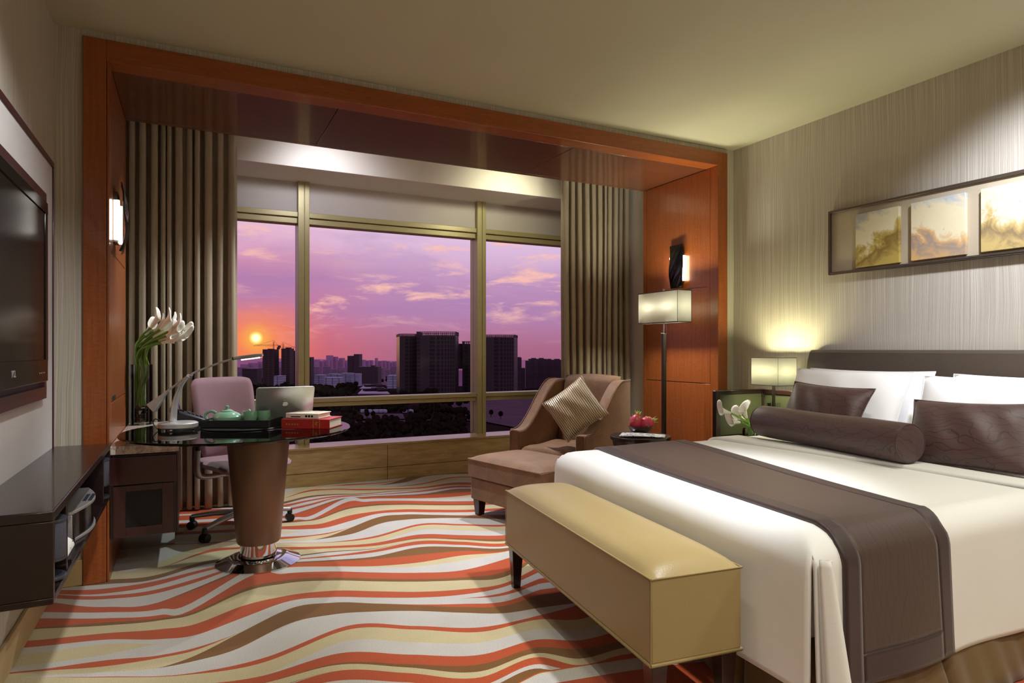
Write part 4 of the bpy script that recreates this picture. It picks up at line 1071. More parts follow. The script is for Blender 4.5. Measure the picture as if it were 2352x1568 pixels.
def cloth(xa, xb, ya, yb, nu, nv, off, skip=None):
    b = MB(); P = []
    for i in range(nu):
        for j in range(nv):
            s, q = i / (nu - 1), j / (nv - 1); y = ya + (yb - ya) * q
            x0 = xa(y) if callable(xa) else xa; x1 = xb(y) if callable(xb) else xb
            P.append(duvet_pt(x0 + (x1 - x0) * s, y, off))
    F = [(i * nv + j, (i + 1) * nv + j, (i + 1) * nv + j + 1, i * nv + j + 1) for i in range(nu - 1) for j in range(nv - 1)]
    b.add(P, F); return b
H = .43
fxe = lambda y: bedx(min(max(y, NY), FY))
ysA = [NY - H + H * k / 26 for k in range(26)]; ysM = [NY + (FY - NY) * k / 64 for k in range(65)]; ysB = [FY + H * k / 26 for k in range(1, 27)]
b = MB()
def strip(ys, fx):
    n = len(ys); m = len(fx(0)); P = [duvet_pt(x, y) for y in ys for x in fx(y)]
    b.add(P, [(i * m + j, i * m + j + 1, (i + 1) * m + j + 1, (i + 1) * m + j) for i in range(n - 1) for j in range(m - 1)])
strip(ysA + ysM + ysB, lambda y: [fxe(y) + .16 * k / 10 for k in range(10)] + [fxe(y) + .16 + (3.06 - fxe(y) - .16) * k / 50 for k in range(51)])
strip(ysM, lambda y: [fxe(y) - H + H * k / 24 for k in range(25)])
dv = b.build('duvet', 'white_linen', t, sharp=80, solid=.012)
# tucked pleat falling at the near foot corner
b = MB()
def plt(i, j):
    z = BZ - .055 - (BZ - .20) * j; bulge = math.sin(PI * i)
    x = NX0 + .012 - .010 * j + (.035 + .055 * j) * i
    y = NY - .012 - .035 * j - (.022 + .030 * j) * bulge - .012 * i
    return (x, y, z - .012 * bulge * j)
b.grid(plt, 12, 24); b.build('corner_pleat', 'white_linen', dv, sharp=80, solid=.014)
# turned down sheet
b = cloth(lambda y: 3.02 + .05 * math.sin(y * 1.4), lambda y: 3.19, NY - .40, FY + .40, 12, 90, .018); b.build('turned_sheet', 'white_linen', t, sharp=80, solid=.02)
b = cloth(lambda y: 3.12, lambda y: 3.85, NY - .02, FY + .02, 20, 60, .004); b.build('fitted_sheet', 'white_linen', t, sharp=80, solid=.006)
# headboard
hb = MB(); P = []
prf = [(3.90, .30), (3.90, .62), (3.905, .90), (3.912, 1.02), (3.925, 1.12), (3.942, 1.18), (3.96, 1.197), (3.985, 1.20), (4.0, 1.19), (4.0, .30)]
def hbf(i, j): x, z = prf[int(round(i * (len(prf) - 1)))]; return (x, 3.16 - (3.16 - .95) * j, z)
n = len(prf); V = [(x, 3.165 - .02 * (z - .6), z) for x, z in prf] + [(x, .93, z) for x, z in prf]
hb.add(V, [(k, (k + 1) % n, n + (k + 1) % n, n + k) for k in range(n)] + [tuple(range(n))[::-1], tuple(range(n, 2 * n))])
hb.build('headboard', 'dark_leather', t, sharp=30, bevel=.006)

# runner
t = thing('bed_runner', 'brown patterned runner with dark satin border across the bed foot', 'bed runner', (2.2, 2.2, BZ))
RL = lambda y: 1.79 + (2.10 - 1.79) * (min(max(y, NY), FY) - NY) / (FY - NY)
RR = lambda y: 2.33 + (2.74 - 2.33) * (min(max(y, NY), FY) - NY) / (FY - NY)
y0, y1, bw = NY - .42, FY + .42, .075
RXs = lambda y, s: RL(y) + (RR(y) - RL(y)) * s
cloth(lambda y: RXs(y, .13), lambda y: RXs(y, .87), y0 + .09, y1 - .09, 30, 140, .013).build('field', 'runner_crackle', t, sharp=80, solid=.012)
b = cloth(lambda y: RXs(y, 0), lambda y: RXs(y, .132), y0, y1, 6, 140, .014)
for a in (cloth(lambda y: RXs(y, .868), lambda y: RXs(y, 1), y0, y1, 6, 140, .014), cloth(lambda y: RXs(y, .132), lambda y: RXs(y, .868), y0, y0 + .092, 24, 8, .014), cloth(lambda y: RXs(y, .132), lambda y: RXs(y, .868), y1 - .092, y1, 24, 8, .014)): b.add(a.v, a.f)
b.build('border', 'brown_border', t, sharp=80, solid=.013)

# pillows and cushions
def pillow(name, label, cat, c, w, h, th, lean, mat, yawd=0, roll=0, pinch=.05, group=None, p=2.4):
    """standing pillow leaning back toward the headboard; width runs along Y"""
    M = Matrix.Translation(c) @ Matrix.Rotation(math.radians(yawd), 4, 'Z') @ Matrix((( 0, 0, -1, 0), (-1, 0, 0, 0), (0, 1, 0, 0), (0, 0, 0, 1))) @ Matrix.Rotation(math.radians(-lean), 4, 'X') @ Matrix.Rotation(math.radians(roll), 4, 'Z')
    t = thing(name, label, cat, c, group)
    b = MB(M); fn = pillow_fn(w, h, th, pinch, p); b.grid(fn(1), 28, 24); b.grid(fn(-1), 28, 24)
    b.build('cover', mat, t, sharp=80)
    b = MB(M); fl = .012
    ed = [fn(0)(i, j) for i, j in [(k / 24, 0) for k in range(24)] + [(1, k / 24) for k in range(24)] + [(1 - k / 24, 1) for k in range(24)] + [(0, 1 - k / 24) for k in range(24)]]
    b.tube(ed + [ed[0]], .004, 6); b.build('seam', mat, t, sharp=80)
    return t
G = 'white pillows against the headboard'
pillow('pillow', 'white pillow behind, against the headboard by the bedside lamp', 'pillow', (3.775, 2.66, .84), .84, .50, .165, 22, 'white_linen', group=G)
pillow('pillow', 'white pillow behind, against the headboard at the right edge', 'pillow', (3.775, 1.72, .83), .84, .50, .165, 22, 'white_linen', group=G)
pillow('pillow', 'front white pillow behind the smaller looking brown cushion, on the window side', 'pillow', (3.575, 2.64, .845), .80, .50, .175, 24, 'white_linen', yawd=-2, group=G)
pillow('pillow', 'front white pillow at right, behind the larger looking brown cushion', 'pillow', (3.565, 1.74, .83), .86, .50, .175, 26, 'white_linen', yawd=3, group=G)
pillow('cushion', 'brown patterned cushion on the window side, behind the bolster', 'cushion', (3.36, 2.60, .83), .56, .36, .15, 28, 'brown_crackle', yawd=-2, roll=-2, pinch=.08, group='brown cushions on the bed')
pillow('cushion', 'brown patterned cushion at the right, beside the bolster end', 'cushion', (3.32, 1.77, .795), .56, .36, .15, 32, 'brown_crackle', yawd=6, roll=2, pinch=.08, group='brown cushions on the bed')
b0, b1 = Vector((3.235, 2.93, BZ + .122)), Vector((3.08, 1.90, BZ + .122)); ax = (b1 - b0); ln = ax.length
BMx = frame(b0, ax.orthogonal().normalized(), None, ax.normalized())
t = thing('bolster', 'long round brown bolster lying across the bed', 'bolster', (b0 + b1) / 2)
rr = .096
MB(BMx).lathe([(rr * .93, .0), (rr, .012)] + [(rr * (1 + .02 * math.sin(k)), .012 + (ln - .024) * k / 10) for k in range(1, 10)] + [(rr, ln - .012), (rr * .95, ln - .002)], (0, 0, 0), 48, caps=False).build('cover', 'brown_crackle', t, sharp=60)
for z, s in ((0, -1), (ln, 1)):
    MB(BMx).lathe([(.001, z + s * .010), (rr * .5, z + s * .008), (rr * .95, z - s * .001)], (0, 0, 0), 48, caps=False).build('end_cap', 'brown_crackle', t, sharp=60)
    MB(BMx).tube([(rr * .96 * math.cos(2 * PI * k / 40), rr * .96 * math.sin(2 * PI * k / 40), z - s * .002) for k in range(41)], .003, 6).build('piping', 'brown_border', t, sharp=80)

# ------------------------------------------------------------------ bench
b0 = Vector((1.285, 1.60, 0)); e = Vector((.116, .993, 0)).normalized(); dd = Vector((.993, -.116, 0)).normalized()
BE = frame(b0, e, dd, (0, 0, 1)); bl, bd_ = 1.36, .345
BE = Matrix((e, dd, (0, 0, 1))).transposed().to_4x4(); BE.translation = b0
t = thing('bench', 'tan leather bench with dark legs at the foot of the bed', 'bench', b0)
b = MB(BE); b.box(0, bl, 0, bd_, .215, .485); b.build('body', 'bench_leather', t, bevel=.008, bseg=3)
b = MB(BE)
def top(i, j):
    a, c = i * 2 - 1, j * 2 - 1; k = max(0, (1 - abs(a) ** 9) * (1 - abs(c) ** 3.2)) ** .6
    return (bl / 2 + a * (bl / 2 + .001), bd_ / 2 + c * (bd_ / 2 + .001), .482 + .052 * k)
b.grid(top, 46, 24); b.build('seat', 'bench_leather', t, sharp=80)
b = MB(BE); rect = [(0, 0), (bl, 0), (bl, bd_), (0, bd_), (0, 0)]
b.tube([(x + (-.001 if x == 0 else .001), y + (-.001 if y == 0 else .001), .484) for x, y in rect], .0035, 6); b.tube([(x, y, .214) for x, y in rect], .006, 8); b.build('piping', 'bench_leather', t, sharp=80)
b = MB(BE)
for x, y in ((-.0005, -.0005), (bl + .0005, -.0005)): b.tube([(x, y, .22), (x, y, .48)], .002, 6)
b.build('corner_seam', 'bench_leather', t, sharp=80)
for x, y in ((.04, .04), (bl - .04, .04), (.04, bd_ - .04), (bl - .04, bd_ - .04)):
    MB(BE).prism([(x - .018, y - .018), (x + .018, y - .018), (x + .018, y + .018), (x - .018, y + .018)], 0, .215, top=[(x - .03, y - .03), (x + .03, y - .03), (x + .03, y + .03), (x - .03, y + .03)]).build('leg', 'dark_leg_wood', t, bevel=.002)

# ------------------------------------------------------------------ picture over the bed
t = thing('picture', 'long metal framed picture of three small landscape panels over the bed', 'picture', (XR, 2.3, 1.94))
y0, y1, z0, z1 = 1.55, 3.02, 1.718, 2.158; fw_ = .016
b = MB(); b.box(3.966, XR - .001, y0, y0 + fw_, z0, z1); b.box(3.966, XR - .001, y1 - fw_, y1, z0, z1); b.box(3.966, XR - .001, y0 + fw_, y1 - fw_, z0, z0 + fw_); b.box(3.966, XR - .001, y0 + fw_, y1 - fw_, z1 - fw_, z1)
b.build('frame', 'frame_bronze', t, bevel=.003)
MB().box(3.984, XR - .001, y0 + fw_, y1 - fw_, z0 + fw_, z1 - fw_).build('linen_backing', 'frame_linen', t)
for ya, yb_, m, n in ((2.515, 2.808, 'painting_ochre', 'warm ochre hill painting'), (2.13, 2.44, 'painting_dawn', 'pale dawn painting with orange edge'), (1.745, 2.05, 'painting_dunes', 'grey and cream dune painting')):
    c = Vector((3.985, (ya + yb_) / 2, 1.92)); bb = MB(); bb.box(3.960, 3.984, ya, yb_, 1.745, 2.098)
    o = bb.build('painting_panel', m, t, bevel=.002); o['label'] = n
    for v in o.data.vertices: v.co += (WL[t.name] - c)
    o.location = c - WL[t.name]

# ------------------------------------------------------------------ the city beyond the window
def gz(d): return EYE - 26.3 - .029 * d
def at_g(px, py): return at_depth(px, py, 26.3 / max(.004, (py - HY) / FPX - .029))
def sroot_box(name, mat, *a): return struct(MB().box(*a).build(name, mat))
b = MB(); b.add([uv(-2000, 60, gz(60) - .5), uv(2000, 60, gz(60) - .5), uv(2000, 980, gz(980) - .5), uv(-2000, 980, gz(980) - .5)], [(0, 1, 2, 3)])
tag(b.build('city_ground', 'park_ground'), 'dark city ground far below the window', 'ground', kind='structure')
b = MB(); b.add([uv(-9000, 980, gz(980) - .5), uv(9000, 980, gz(980) - .5), uv(9000, 9500, gz(9500)), uv(-9000, 9500, gz(9500))], [(0, 1, 2, 3)])
tag(b.build('distant_ground', 'urban_ground_hazed'), 'hazy mauve city plain beyond the park', 'ground', kind='structure')
b = MB(); hl = [(-9000, 18)]
rs = random.Random(2)
for k in range(41):
    x = -9000 + k * 450; hl.append((x, 60 + 55 * math.sin(k * .7) + 70 * math.exp(-((k - 15) / 3.0) ** 2) + rs.uniform(0, 35)))
V = []; F = []
for x, h in hl[1:]: V += [uv(x, 9000, gz(9000) - 2), uv(x, 9200, EYE - 250 + h * .9), uv(x, 9900, gz(9900) - 2)]
for i in range(40):
    a = i * 3; F += [(a, a + 3, a + 4, a + 1), (a + 1, a + 4, a + 5, a + 2)]
b.add(V, F); tag(b.build('hills', 'far_hills_hazed', sharp=80), 'hazy low hills on the horizon beyond the city', 'hills', kind='structure')

FOOT = []
def slab(px0, px1, pyt, d, dep, mat, name, label, group=None, crown=None, steps=None, bow=0.0, rot=0.0, base=None):
    base = gz(d) - 1 if base is None else base; FOOT.append((px0 - 9, px1 + 9, d - 26, d + dep + 22))
    """a building d metres away between two sight lines, dep metres deep; bow curves its front outward"""
    a, c = at_depth(px0, HY, d), at_depth(px1, HY, d); zt = EYE + (HY - pyt) / FPX * d
    mid = (a + c) / 2; half = (c - a).length / 2; root = Vector((mid.x, mid.y, base))
    M = frame((0, 0, 0), RT * math.cos(rot) + FW * math.sin(rot)); M.translation = root
    n = 12 if bow else 1
    fr = [(-half + 2 * half * k / n, -bow * (1 - (2 * k / n - 1) ** 2)) for k in range(n + 1)]
    poly = fr + [(half, dep), (-half, dep)]
    t = thing(name, label, 'building', root, group); h = zt - base
    hc = h - (crown or 0)
    MB(M).prism(poly, 0, hc).build('facade', mat, t, sharp=30)
    if crown:
        b = MB(M); q = [(x * .985, y + .6) for x, y in poly]
        for k in range(len(poly)):
            p0, p1 = Vector((*poly[k], 0)), Vector((*poly[(k + 1) % len(poly)], 0)); m = max(2, int((p1 - p0).length / 2.2))
            for s in range(m): p = p0 + (p1 - p0) * (s / m); b.box(p.x - .22, p.x + .22, p.y - .22, p.y + .22, hc, h)
            for zz in (h - .5, hc + crown * .4): b.tube([p0 + Vector((0, 0, zz)), p1 + Vector((0, 0, zz))], .35, 4)
        b.build('roof_lattice', 'tower_concrete', t)
    if steps:
        for s0, s1, pz in steps:
            z2 = EYE + (HY - pz) / FPX * d - base
            MB(M).box(-half + 2 * half * s0, -half + 2 * half * s1, dep * .2, dep * .8, hc, z2).build('roof_block', mat, t)
    return t
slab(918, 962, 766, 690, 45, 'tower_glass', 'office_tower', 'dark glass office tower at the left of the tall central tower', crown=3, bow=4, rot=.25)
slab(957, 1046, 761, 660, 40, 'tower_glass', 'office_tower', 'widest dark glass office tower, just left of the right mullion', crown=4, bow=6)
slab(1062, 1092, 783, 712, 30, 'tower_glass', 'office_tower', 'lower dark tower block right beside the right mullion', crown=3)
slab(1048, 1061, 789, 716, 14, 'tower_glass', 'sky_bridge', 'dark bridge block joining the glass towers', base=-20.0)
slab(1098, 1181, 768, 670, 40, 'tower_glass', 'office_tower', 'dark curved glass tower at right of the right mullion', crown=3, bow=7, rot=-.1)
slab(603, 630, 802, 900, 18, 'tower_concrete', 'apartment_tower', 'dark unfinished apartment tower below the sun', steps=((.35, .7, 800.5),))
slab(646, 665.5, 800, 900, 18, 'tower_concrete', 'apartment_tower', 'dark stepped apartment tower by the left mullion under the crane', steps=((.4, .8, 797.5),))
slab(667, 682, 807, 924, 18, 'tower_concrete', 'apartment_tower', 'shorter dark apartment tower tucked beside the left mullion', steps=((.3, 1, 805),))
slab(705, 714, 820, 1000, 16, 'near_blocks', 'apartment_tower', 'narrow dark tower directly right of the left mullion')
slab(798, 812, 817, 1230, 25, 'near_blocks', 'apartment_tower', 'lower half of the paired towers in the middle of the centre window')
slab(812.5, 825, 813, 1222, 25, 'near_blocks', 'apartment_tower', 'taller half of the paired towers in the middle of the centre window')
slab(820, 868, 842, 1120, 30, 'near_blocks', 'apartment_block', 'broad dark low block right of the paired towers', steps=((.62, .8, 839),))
for k, (a, c, py, st) in enumerate(((1178, 1198, 821, ((.3, .9, 820),)), (1192, 1206, 845, ()), (1207, 1216, 828, ()), (1214, 1236, 824, ((.3, .8, 822),)), (1234, 1256, 824, ((.2, .7, 822),)), (1254, 1272, 826, ((.2, .7, 824),)), (1270, 1290, 826, ((.2, .8, 824),)), (1288, 1330, 840, ()), (1196, 1250, 846, ()))):
    slab(a, c, py, 790 + 32 * k, 22, 'near_blocks', 'apartment_block', 'dark apartment block in the dense cluster right of the curved glass tower', 'dark apartment blocks at the right of the view', steps=st)
far = []
rs = random.Random(31)
for px, w, py in ((722, 14, 826), (735, 10, 829), (748, 12, 827), (755, 12, 816), (768, 9, 819), (783, 10, 822), (776, 14, 829), (792, 8, 828), (833, 8, 826), (842, 10, 828), (850, 8, 827), (863, 4, 822), (872, 9, 829), (880, 10, 828), (888, 10, 829), (896, 8, 832), (905, 12, 830), (912, 8, 829), (740, 14, 832), (760, 16, 828), (800, 30, 834), (840, 26, 834), (725, 22, 834), (885, 26, 835), (780, 22, 833), (560, 16, 836), (580, 20, 833), (598, 14, 830), (640, 8, 830), (636, 14, 834), (570, 26, 840), (1300, 20, 835)):
    far.append(slab(px - w / 2, px + w / 2, py, 2300 + 34 * len(far), 28, 'far_blocks_hazed', 'skyline_building', 'hazy mauve tower on the distant city skyline', 'hazy towers on the distant skyline'))
for k in range(46):
    px = rs.choice((rs.uniform(545, 690), rs.uniform(700, 918))); py = rs.uniform(841, 852)
    slab(px - rs.uniform(3, 9), px + rs.uniform(3, 9), py, 1400 + 17 * k, 14, 'mid_blocks_hazed', 'housing_block', 'low hazy housing block between the park and the skyline', 'low housing blocks before the skyline')
for px0, px1, py, d in ((752, 768, 858, 1010), (766, 784, 859, 1000), (782, 806, 857, 990), (806, 824, 858, 980), (745, 782, 867, 900), (722, 742, 861, 960), (629, 645, 863, 870), (556, 590, 846, 960), (889, 916, 862, 860)):
    slab(px0, px1, py, d, 20, 'white_blocks' if px0 > 600 else 'near_blocks', 'low_building', 'pale flat roofed low building at the edge of the park trees', 'pale low buildings beyond the trees')
# podium halls in front of the towers
for px0, px1, py0, py1, dn_, df_, lb in ((826, 915, 893, 882, 545, 605, 'low dark hall with flat roof, behind the larger flat roofed hall'), (822, 925, 905, 890, 440, 505, 'wide low hall with pale flat roof in front of the glass towers')):
    a, c = at_depth(px0, py0, dn_), at_depth(px1 - 30, py0, dn_); e_, f_ = at_depth(px0 + 14, py1, df_), at_depth(px1 - 45, py1, df_); zt = a.z; e_.z = f_.z = zt; GZ = gz(dn_) - 3; FOOT.append((px0 - 20, px1 + 10, dn_ - 15, df_ + 25))
    t = thing('podium_hall', lb, 'building', Vector((a.x, a.y, GZ)))
    V = [a, c, f_, e_]; W = [Vector((p.x, p.y, GZ)) for p in V]; b = MB(); b.add(V + W, [(0, 1, 5, 4), (1, 2, 6, 5), (2, 3, 7, 6), (3, 0, 4, 7)]); b.build('walls', 'podium_dark', t)
    b = MB(); V2 = [p + Vector((0, 0, .6)) for p in V]; b.add(V + V2, [(0, 1, 2, 3), (4, 5, 6, 7), (0, 1, 5, 4), (1, 2, 6, 5), (2, 3, 7, 6), (3, 0, 4, 7)]); b.build('roof', 'roof_grey', t)
    b = MB()
    for s, q in ((.3, .4), (.55, .6), (.75, .35)):
        p = a + (c - a) * s + (e_ - a) * q; b.box(p.x - 4, p.x + 4, p.y - 4, p.y + 4, zt + .6, zt + 2.2)
    b.build('roof_units', 'podium_dark', t)
# plaza and paths
def quad(px, name, mat, lb, cat):
    b = MB(); b.add([at_g(x, y) + Vector((0, 0, .15)) for x, y in px], [tuple(range(len(px)))]); tag(b.build(name, mat), lb, cat, kind='structure')
quad([(1015, 905), (1330, 900), (1330, 990), (1200, 985), (1080, 962), (1040, 935)], 'plaza', 'plaza_paving', 'pale paved square in front of the glass towers', 'paving')
quad([(780, 968), (1085, 962), (1085, 966), (780, 972)], 'park_road', 'plaza_paving', 'pale road crossing the dark park', 'road')
quad([(826, 950), (925, 950), (930, 962), (820, 962)], 'park_court', 'plaza_paving', 'small pale court among the park trees', 'paving')
# cranes
def crane(px, pyb, d, jl, jr, label):
    base = at_depth(px, pyb, d); z1 = 26 + base.z - gz(d); base.z = gz(d)
    t = thing('tower_crane', label, 'crane', base); b = MB(); s = .7
    for dx, dy in ((-s, -s), (s, -s), (s, s), (-s, s)): b.tube([base + Vector((dx, dy, 0)), base + Vector((dx, dy, z1))], .22, 4)
    for k in range(int(z1 / 2.9)): b.tube([base + Vector((-s, -s, k * 2.9)), base + Vector((s, -s, k * 2.9 + 2.9))], .15, 4)
    b.build('mast', 'crane_steel', t)
    b = MB(); p0 = base + Vector((0, 0, z1 - 6)); b.tube([p0 + RT * jl, p0 + RT * jr], .3, 4); b.tube([p0 + RT * jl * .9 + Vector((0, 0, 1.4)), p0 + RT * jr * .9 + Vector((0, 0, 1.4))], .2, 4)
    b.build('jib', 'crane_steel', t)
    b = MB(); tp = base + Vector((0, 0, z1 + 2)); b.tube([tp, p0 + RT * jl * .8], .15, 4); b.tube([tp, p0 + RT * jr * .8], .15, 4); b.build('tie_cables', 'crane_steel', t)
    b = MB(); sgn = jr if abs(jr) < abs(jl) else jl; q = p0 + RT * sgn; b.box(q.x - 2, q.x + 2, q.y - 1, q.y + 1, q.z - 2.5, q.z + .5); b.build('counterweight', 'crane_steel', t)
crane(628.5, 826, 920, -29, 8, 'red tower crane nearer the sun, with its long jib to the left')
crane(650.5, 830, 925, -7, 21, 'red tower crane by the left mullion, with its jib to the right')
# trees
b = MB(); rs = random.Random(8)
def clump(p, r): b.ball((p.x, p.y, p.z + r * .9), (r, r, r * rs.uniform(.8, 1.2)), 7, 5)
for k in range(620):
    px = rs.uniform(430, 1000); py = rs.uniform(868, 912)
    if 820 < px < 925 and py > 880: continue
    p = at_g(px, py); dp = p.dot(FW)
    if any(q0 < px < q1 and d0 < dp < d1 for q0, q1, d0, d1 in FOOT): continue
    clump(p, rs.uniform(2.5, 4.5))
for k in range(1200):
    px = rs.uniform(420, 1075); py = rs.uniform(922, 1040)
    if 815 < px < 935 and 948 < py < 964: continue
    clump(at_g(px, py), rs.uniform(1.0, 1.9) * at_g(px, py).dot(FW) / 300)
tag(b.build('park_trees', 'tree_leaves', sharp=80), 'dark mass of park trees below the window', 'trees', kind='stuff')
for k, (px, py) in enumerate(((843, 962), (857, 962), (1063, 970), (1077, 970), (1150, 962), (1128, 958))):
    p = at_g(px, py); t = thing('park_tree', 'small round dark tree standing alone at the edge of the pale paving', 'tree', p, 'lone trees on the paving')
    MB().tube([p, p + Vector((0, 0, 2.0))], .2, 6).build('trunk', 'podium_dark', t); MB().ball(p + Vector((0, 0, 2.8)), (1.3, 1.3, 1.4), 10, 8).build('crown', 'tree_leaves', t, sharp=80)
for k, (px, w) in enumerate(((834, 2), (850, 1.5), (864, 2.5), (875, 2), (884, 1.5), (928, 2.4), (944, 1.6))):
    p = at_g(px, 947); tag(MB(Matrix.Translation(p)).box(-w * .6, w * .6, -2, 2, 0, 1.7).build('kiosk', 'white_blocks', loc=p), 'tiny pale kiosk in a row among the park trees', 'kiosk', 'pale kiosks among the trees')

# ------------------------------------------------------------------ sky
wd = bpy.data.worlds.new('World'); sc.world = wd; wd.use_nodes = True
nt = wd.node_tree; N = nt.nodes; LK = nt.links
class WN(NT):
    def __init__(s): s.n = N; s.l = LK
w = WN(); bg = N['Background']
tcw = w.new('ShaderNodeTexCoord'); dirv = tcw.outputs['Generated']
sx = w.new('ShaderNodeSeparateXYZ'); w.link(dirv, sx.inputs[0]); el = sx.outputs[2]
def dot(v):
    d = w.new('ShaderNodeVectorMath', operation='DOT_PRODUCT'); w.link(dirv, d.inputs[0]); d.inputs[1].default_value = v; return d.outputs['Value']
sund = ray(588, 776).normalized()
base = w.ramp(w.math('ADD', w.math('MULTIPLY', el, 1.6), .1), [(.0, S(150, 90, 118)), (.10, S(168, 103, 134)), (.16, S(180, 124, 162)), (.24, S(194, 150, 190)), (.34, S(220, 188, 222)), (.45, S(238, 214, 238)), (.7, S(214, 200, 232)), (1, S(170, 168, 214))])
az = dot(tuple(Vector((sund.x, sund.y, 0)).normalized()))
sd = dot(tuple(sund))
ang = w.math('ARCCOSINE', w.math('MINIMUM', sd, 1.0))
glow = w.ramp(w.math('MULTIPLY', ang, 2.0), [(0, (1, 1, 1, 1)), (.06, (.85, .85, .85, 1)), (.20, (.46, .46, .46, 1)), (.42, (.14, .14, .14, 1)), (1, (0, 0, 0, 1))])
gcol = w.ramp(w.math('MULTIPLY', ang, 2.0), [(0, S(255, 190, 70)), (.05, S(255, 138, 76)), (.2, S(236, 106, 100)), (.5, S(220, 128, 144)), (1, S(222, 150, 170))])
lowf = w.ramp(w.math('ADD', el, .1), [(.0, (1, 1, 1, 1)), (.20, (1, 1, 1, 1)), (.36, (.35, .35, .35, 1)), (.5, (.2, .2, .2, 1))])
sky = w.mix(w.math('MULTIPLY', glow, lowf), base, gcol)
# clouds: streaks stretched along the horizon; lilac bodies with peach rims
mp = w.new('ShaderNodeMapping'); mp.inputs['Scale'].default_value = (2.0, 2.0, 9.0); w.link(dirv, mp.inputs['Vector'])
cn = w.noise(mp.outputs[0], 2.1, 8, .58, .35); cn2 = w.noise(mp.outputs[0], 5.5, 8, .62, .5)
band = w.ramp(el, [(.0, (0, 0, 0, 1)), (.03, (.3, .3, .3, 1)), (.07, (1, 1, 1, 1)), (.24, (1, 1, 1, 1)), (.36, (.5, .5, .5, 1))])
body = w.math('MULTIPLY', w.ramp(cn, [(.46, (0, 0, 0, 1)), (.60, (.45, .45, .45, 1))]), band)
sky = w.mix(body, sky, w.mix(.4, S(158, 118, 172), sky))
bank = w.math('MULTIPLY', w.ramp(el, [(.03, (0, 0, 0, 1)), (.06, (1, 1, 1, 1)), (.105, (1, 1, 1, 1)), (.13, (0, 0, 0, 1))]), w.ramp(w.noise(mp.outputs[0], 1.4, 6, .55, .3), [(.35, (.15, .15, .15, 1)), (.6, (.75, .75, .75, 1))]))
sky = w.mix(bank, sky, S(170, 128, 180))
rim = w.math('MULTIPLY', w.math('MULTIPLY', w.ramp(cn2, [(.52, (0, 0, 0, 1)), (.66, (1, 1, 1, 1))]), w.ramp(cn, [(.40, (0, 0, 0, 1)), (.47, (1, 1, 1, 1)), (.52, (.9, .9, .9, 1)), (.60, (.1, .1, .1, 1))])), band)
sky = w.mix(w.math('MULTIPLY', rim, .9), sky, S(255, 196, 178))
disc = w.ramp(w.math('MULTIPLY', ang, 100), [(.0, (1, 1, 1, 1)), (.40, (1, 1, 1, 1)), (.62, (.25, .25, .25, 1)), (1, (0, 0, 0, 1))])
sky = w.mix(disc, sky, (3.2, 2.2, .75, 1))
w.link(sky, bg.inputs['Color']); bg.inputs['Strength'].default_value = 1.0

# ------------------------------------------------------------------ lamps
def light(kind, name, loc, energy, col=(1, 1, 1), target=None, **kw):
    d = bpy.data.lights.new(name, kind); d.energy = energy; d.color = col
    for k, v in kw.items(): setattr(d, k, v)
    o = bpy.data.objects.new(name, d); COL.objects.link(o); o.location = loc
    if target is not None: o.rotation_euler = (Vector(target) - Vector(loc)).to_track_quat('-Z', 'Y').to_euler()
    return o
WARM = (1, .90, .66); NEUT = (1, .98, .83); COOL = (.95, .96, 1.0)
SUNL = light('SUN', 'low_sun', (0, 0, 50), .08, (1, .45, .22), angle=math.radians(1))
SUNL.rotation_euler = (-sund).to_track_quat('-Z', 'Y').to_euler()
# ceiling downlights of the room, then unseen fill spots
light('SPOT', 'downlight_bed_foot', (1.95, 1.75, 2.80), 250, COOL, (1.85, 2.3, .6), spot_size=math.radians(54), spot_blend=.7, shadow_soft_size=.06)
light('SPOT', 'downlight_bed', (2.75, 1.55, 2.80), 60, NEUT, (3.1, 1.9, .6), spot_size=math.radians(70), spot_blend=.8, shadow_soft_size=.06)
light('SPOT', 'downlight_picture', (3.1, 1.2, 2.80), 280, (.86, .88, 1.0), (4.0, 1.7, 1.75), spot_size=math.radians(75), spot_blend=.9, shadow_soft_size=.08)
light('SPOT', 'downlight_console', (.3, 1.9, 2.80), 150, COOL, (-.55, 2.7, 1.4), spot_size=math.radians(70), spot_blend=.9, shadow_soft_size=.06)
light('SPOT', 'downlight_carpet', (.9, 1.8, 2.80), 70, NEUT, (.9, 2.9, 0), spot_size=math.radians(80), spot_blend=.9, shadow_soft_size=.06)
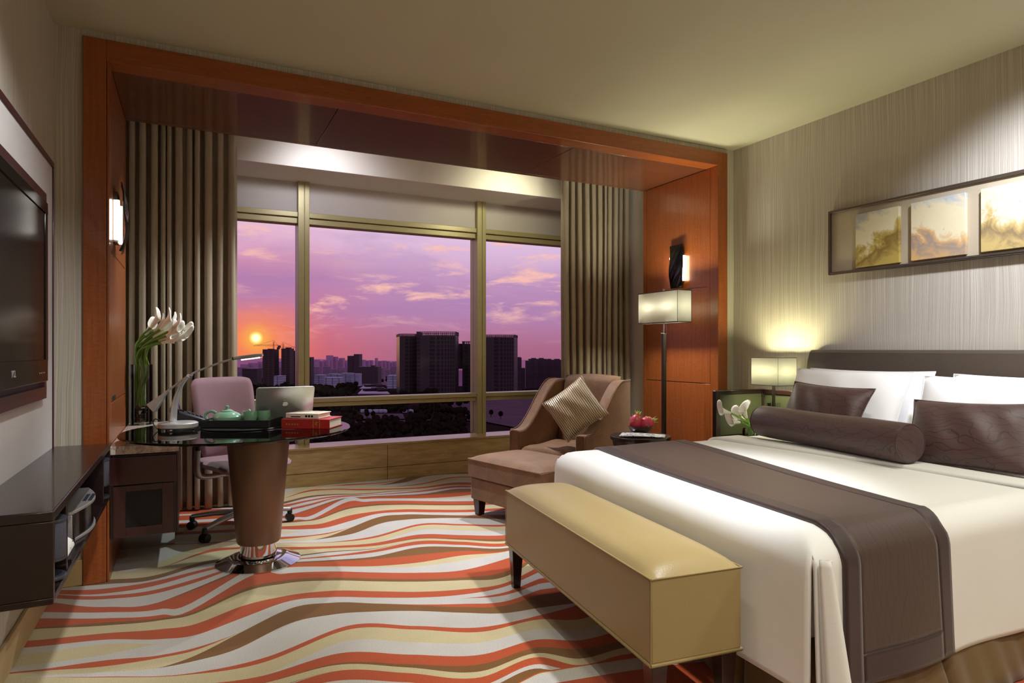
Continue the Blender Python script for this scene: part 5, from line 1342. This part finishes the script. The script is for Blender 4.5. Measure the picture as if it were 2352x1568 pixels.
for x, y in ((.3, -.9), (2.2, -.9), (1.2, .4), (3.2, .1)):  # unseen spots added out of view for general fill
    light('SPOT', 'unseen_fill_spot', (x, y, 2.80), 105, NEUT, (x, y + .15, 0), spot_size=math.radians(150), spot_blend=1.0, shadow_soft_size=.12)
# unseen spots added in the curtain pocket of the bay
light('SPOT', 'strobe_standin', (2.5, 5.02, 2.90), 260, COOL, (1.9, 2.6, .3), spot_size=math.radians(95), spot_blend=.5, shadow_soft_size=.04)  # stands in for a strobe in the bay
light('SPOT', 'strobe_standin_desk', (1.25, 5.02, 2.90), 230, COOL, (.3, 4.1, .6), spot_size=math.radians(95), spot_blend=.6, shadow_soft_size=.04)  # same strobe stand-in, aimed at the desk
light('SPOT', 'window_fill_spot', (.95, 5.0, 2.80), 24, (.92, .90, 1), (1.1, 6.1, 2.2), spot_size=math.radians(120), spot_blend=.9, shadow_soft_size=.05)  # this pair is added to brighten the window head and rails
light('SPOT', 'window_fill_spot', (2.75, 5.0, 2.80), 24, (1, .95, .66), (2.7, 6.1, 2.2), spot_size=math.radians(120), spot_blend=.9, shadow_soft_size=.05)
# table and floor lamps, sconces
for dy in (-.11, .11): light('POINT', 'floor_lamp_glow', (FLp.x, FLp.y + dy, 1.56), 40, (1, .97, .76), shadow_soft_size=.055)
light('POINT', 'bedside_lamp_glow', (BL.x, BL.y, 1.045), 42, (1, .95, .56), shadow_soft_size=.06)

# ------------------------------------------------------------------ camera and colour
cam = bpy.data.cameras.new('camera'); co = bpy.data.objects.new('camera', cam); COL.objects.link(co)
co.location = (0, 0, EYE); co.rotation_euler = (PI / 2, 0, -YAW)
cam.sensor_width = 36; cam.lens = FPX / 2352 * 36; cam.shift_y = (HY - 784) / 2352; cam.clip_start = .05; cam.clip_end = 20000
sc.camera = co
vs = sc.view_settings; vs.view_transform = 'Standard'; vs.look = 'None'; vs.exposure = 0.0; vs.gamma = 1.0; vs.use_curve_mapping = False
cy = sc.cycles; cy.use_denoising = True; cy.max_bounces = 8; cy.diffuse_bounces = 4; cy.glossy_bounces = 4; cy.transmission_bounces = 6; cy.transparent_max_bounces = 16
cy.sample_clamp_indirect = 4; cy.caustics_reflective = False; cy.caustics_refractive = False
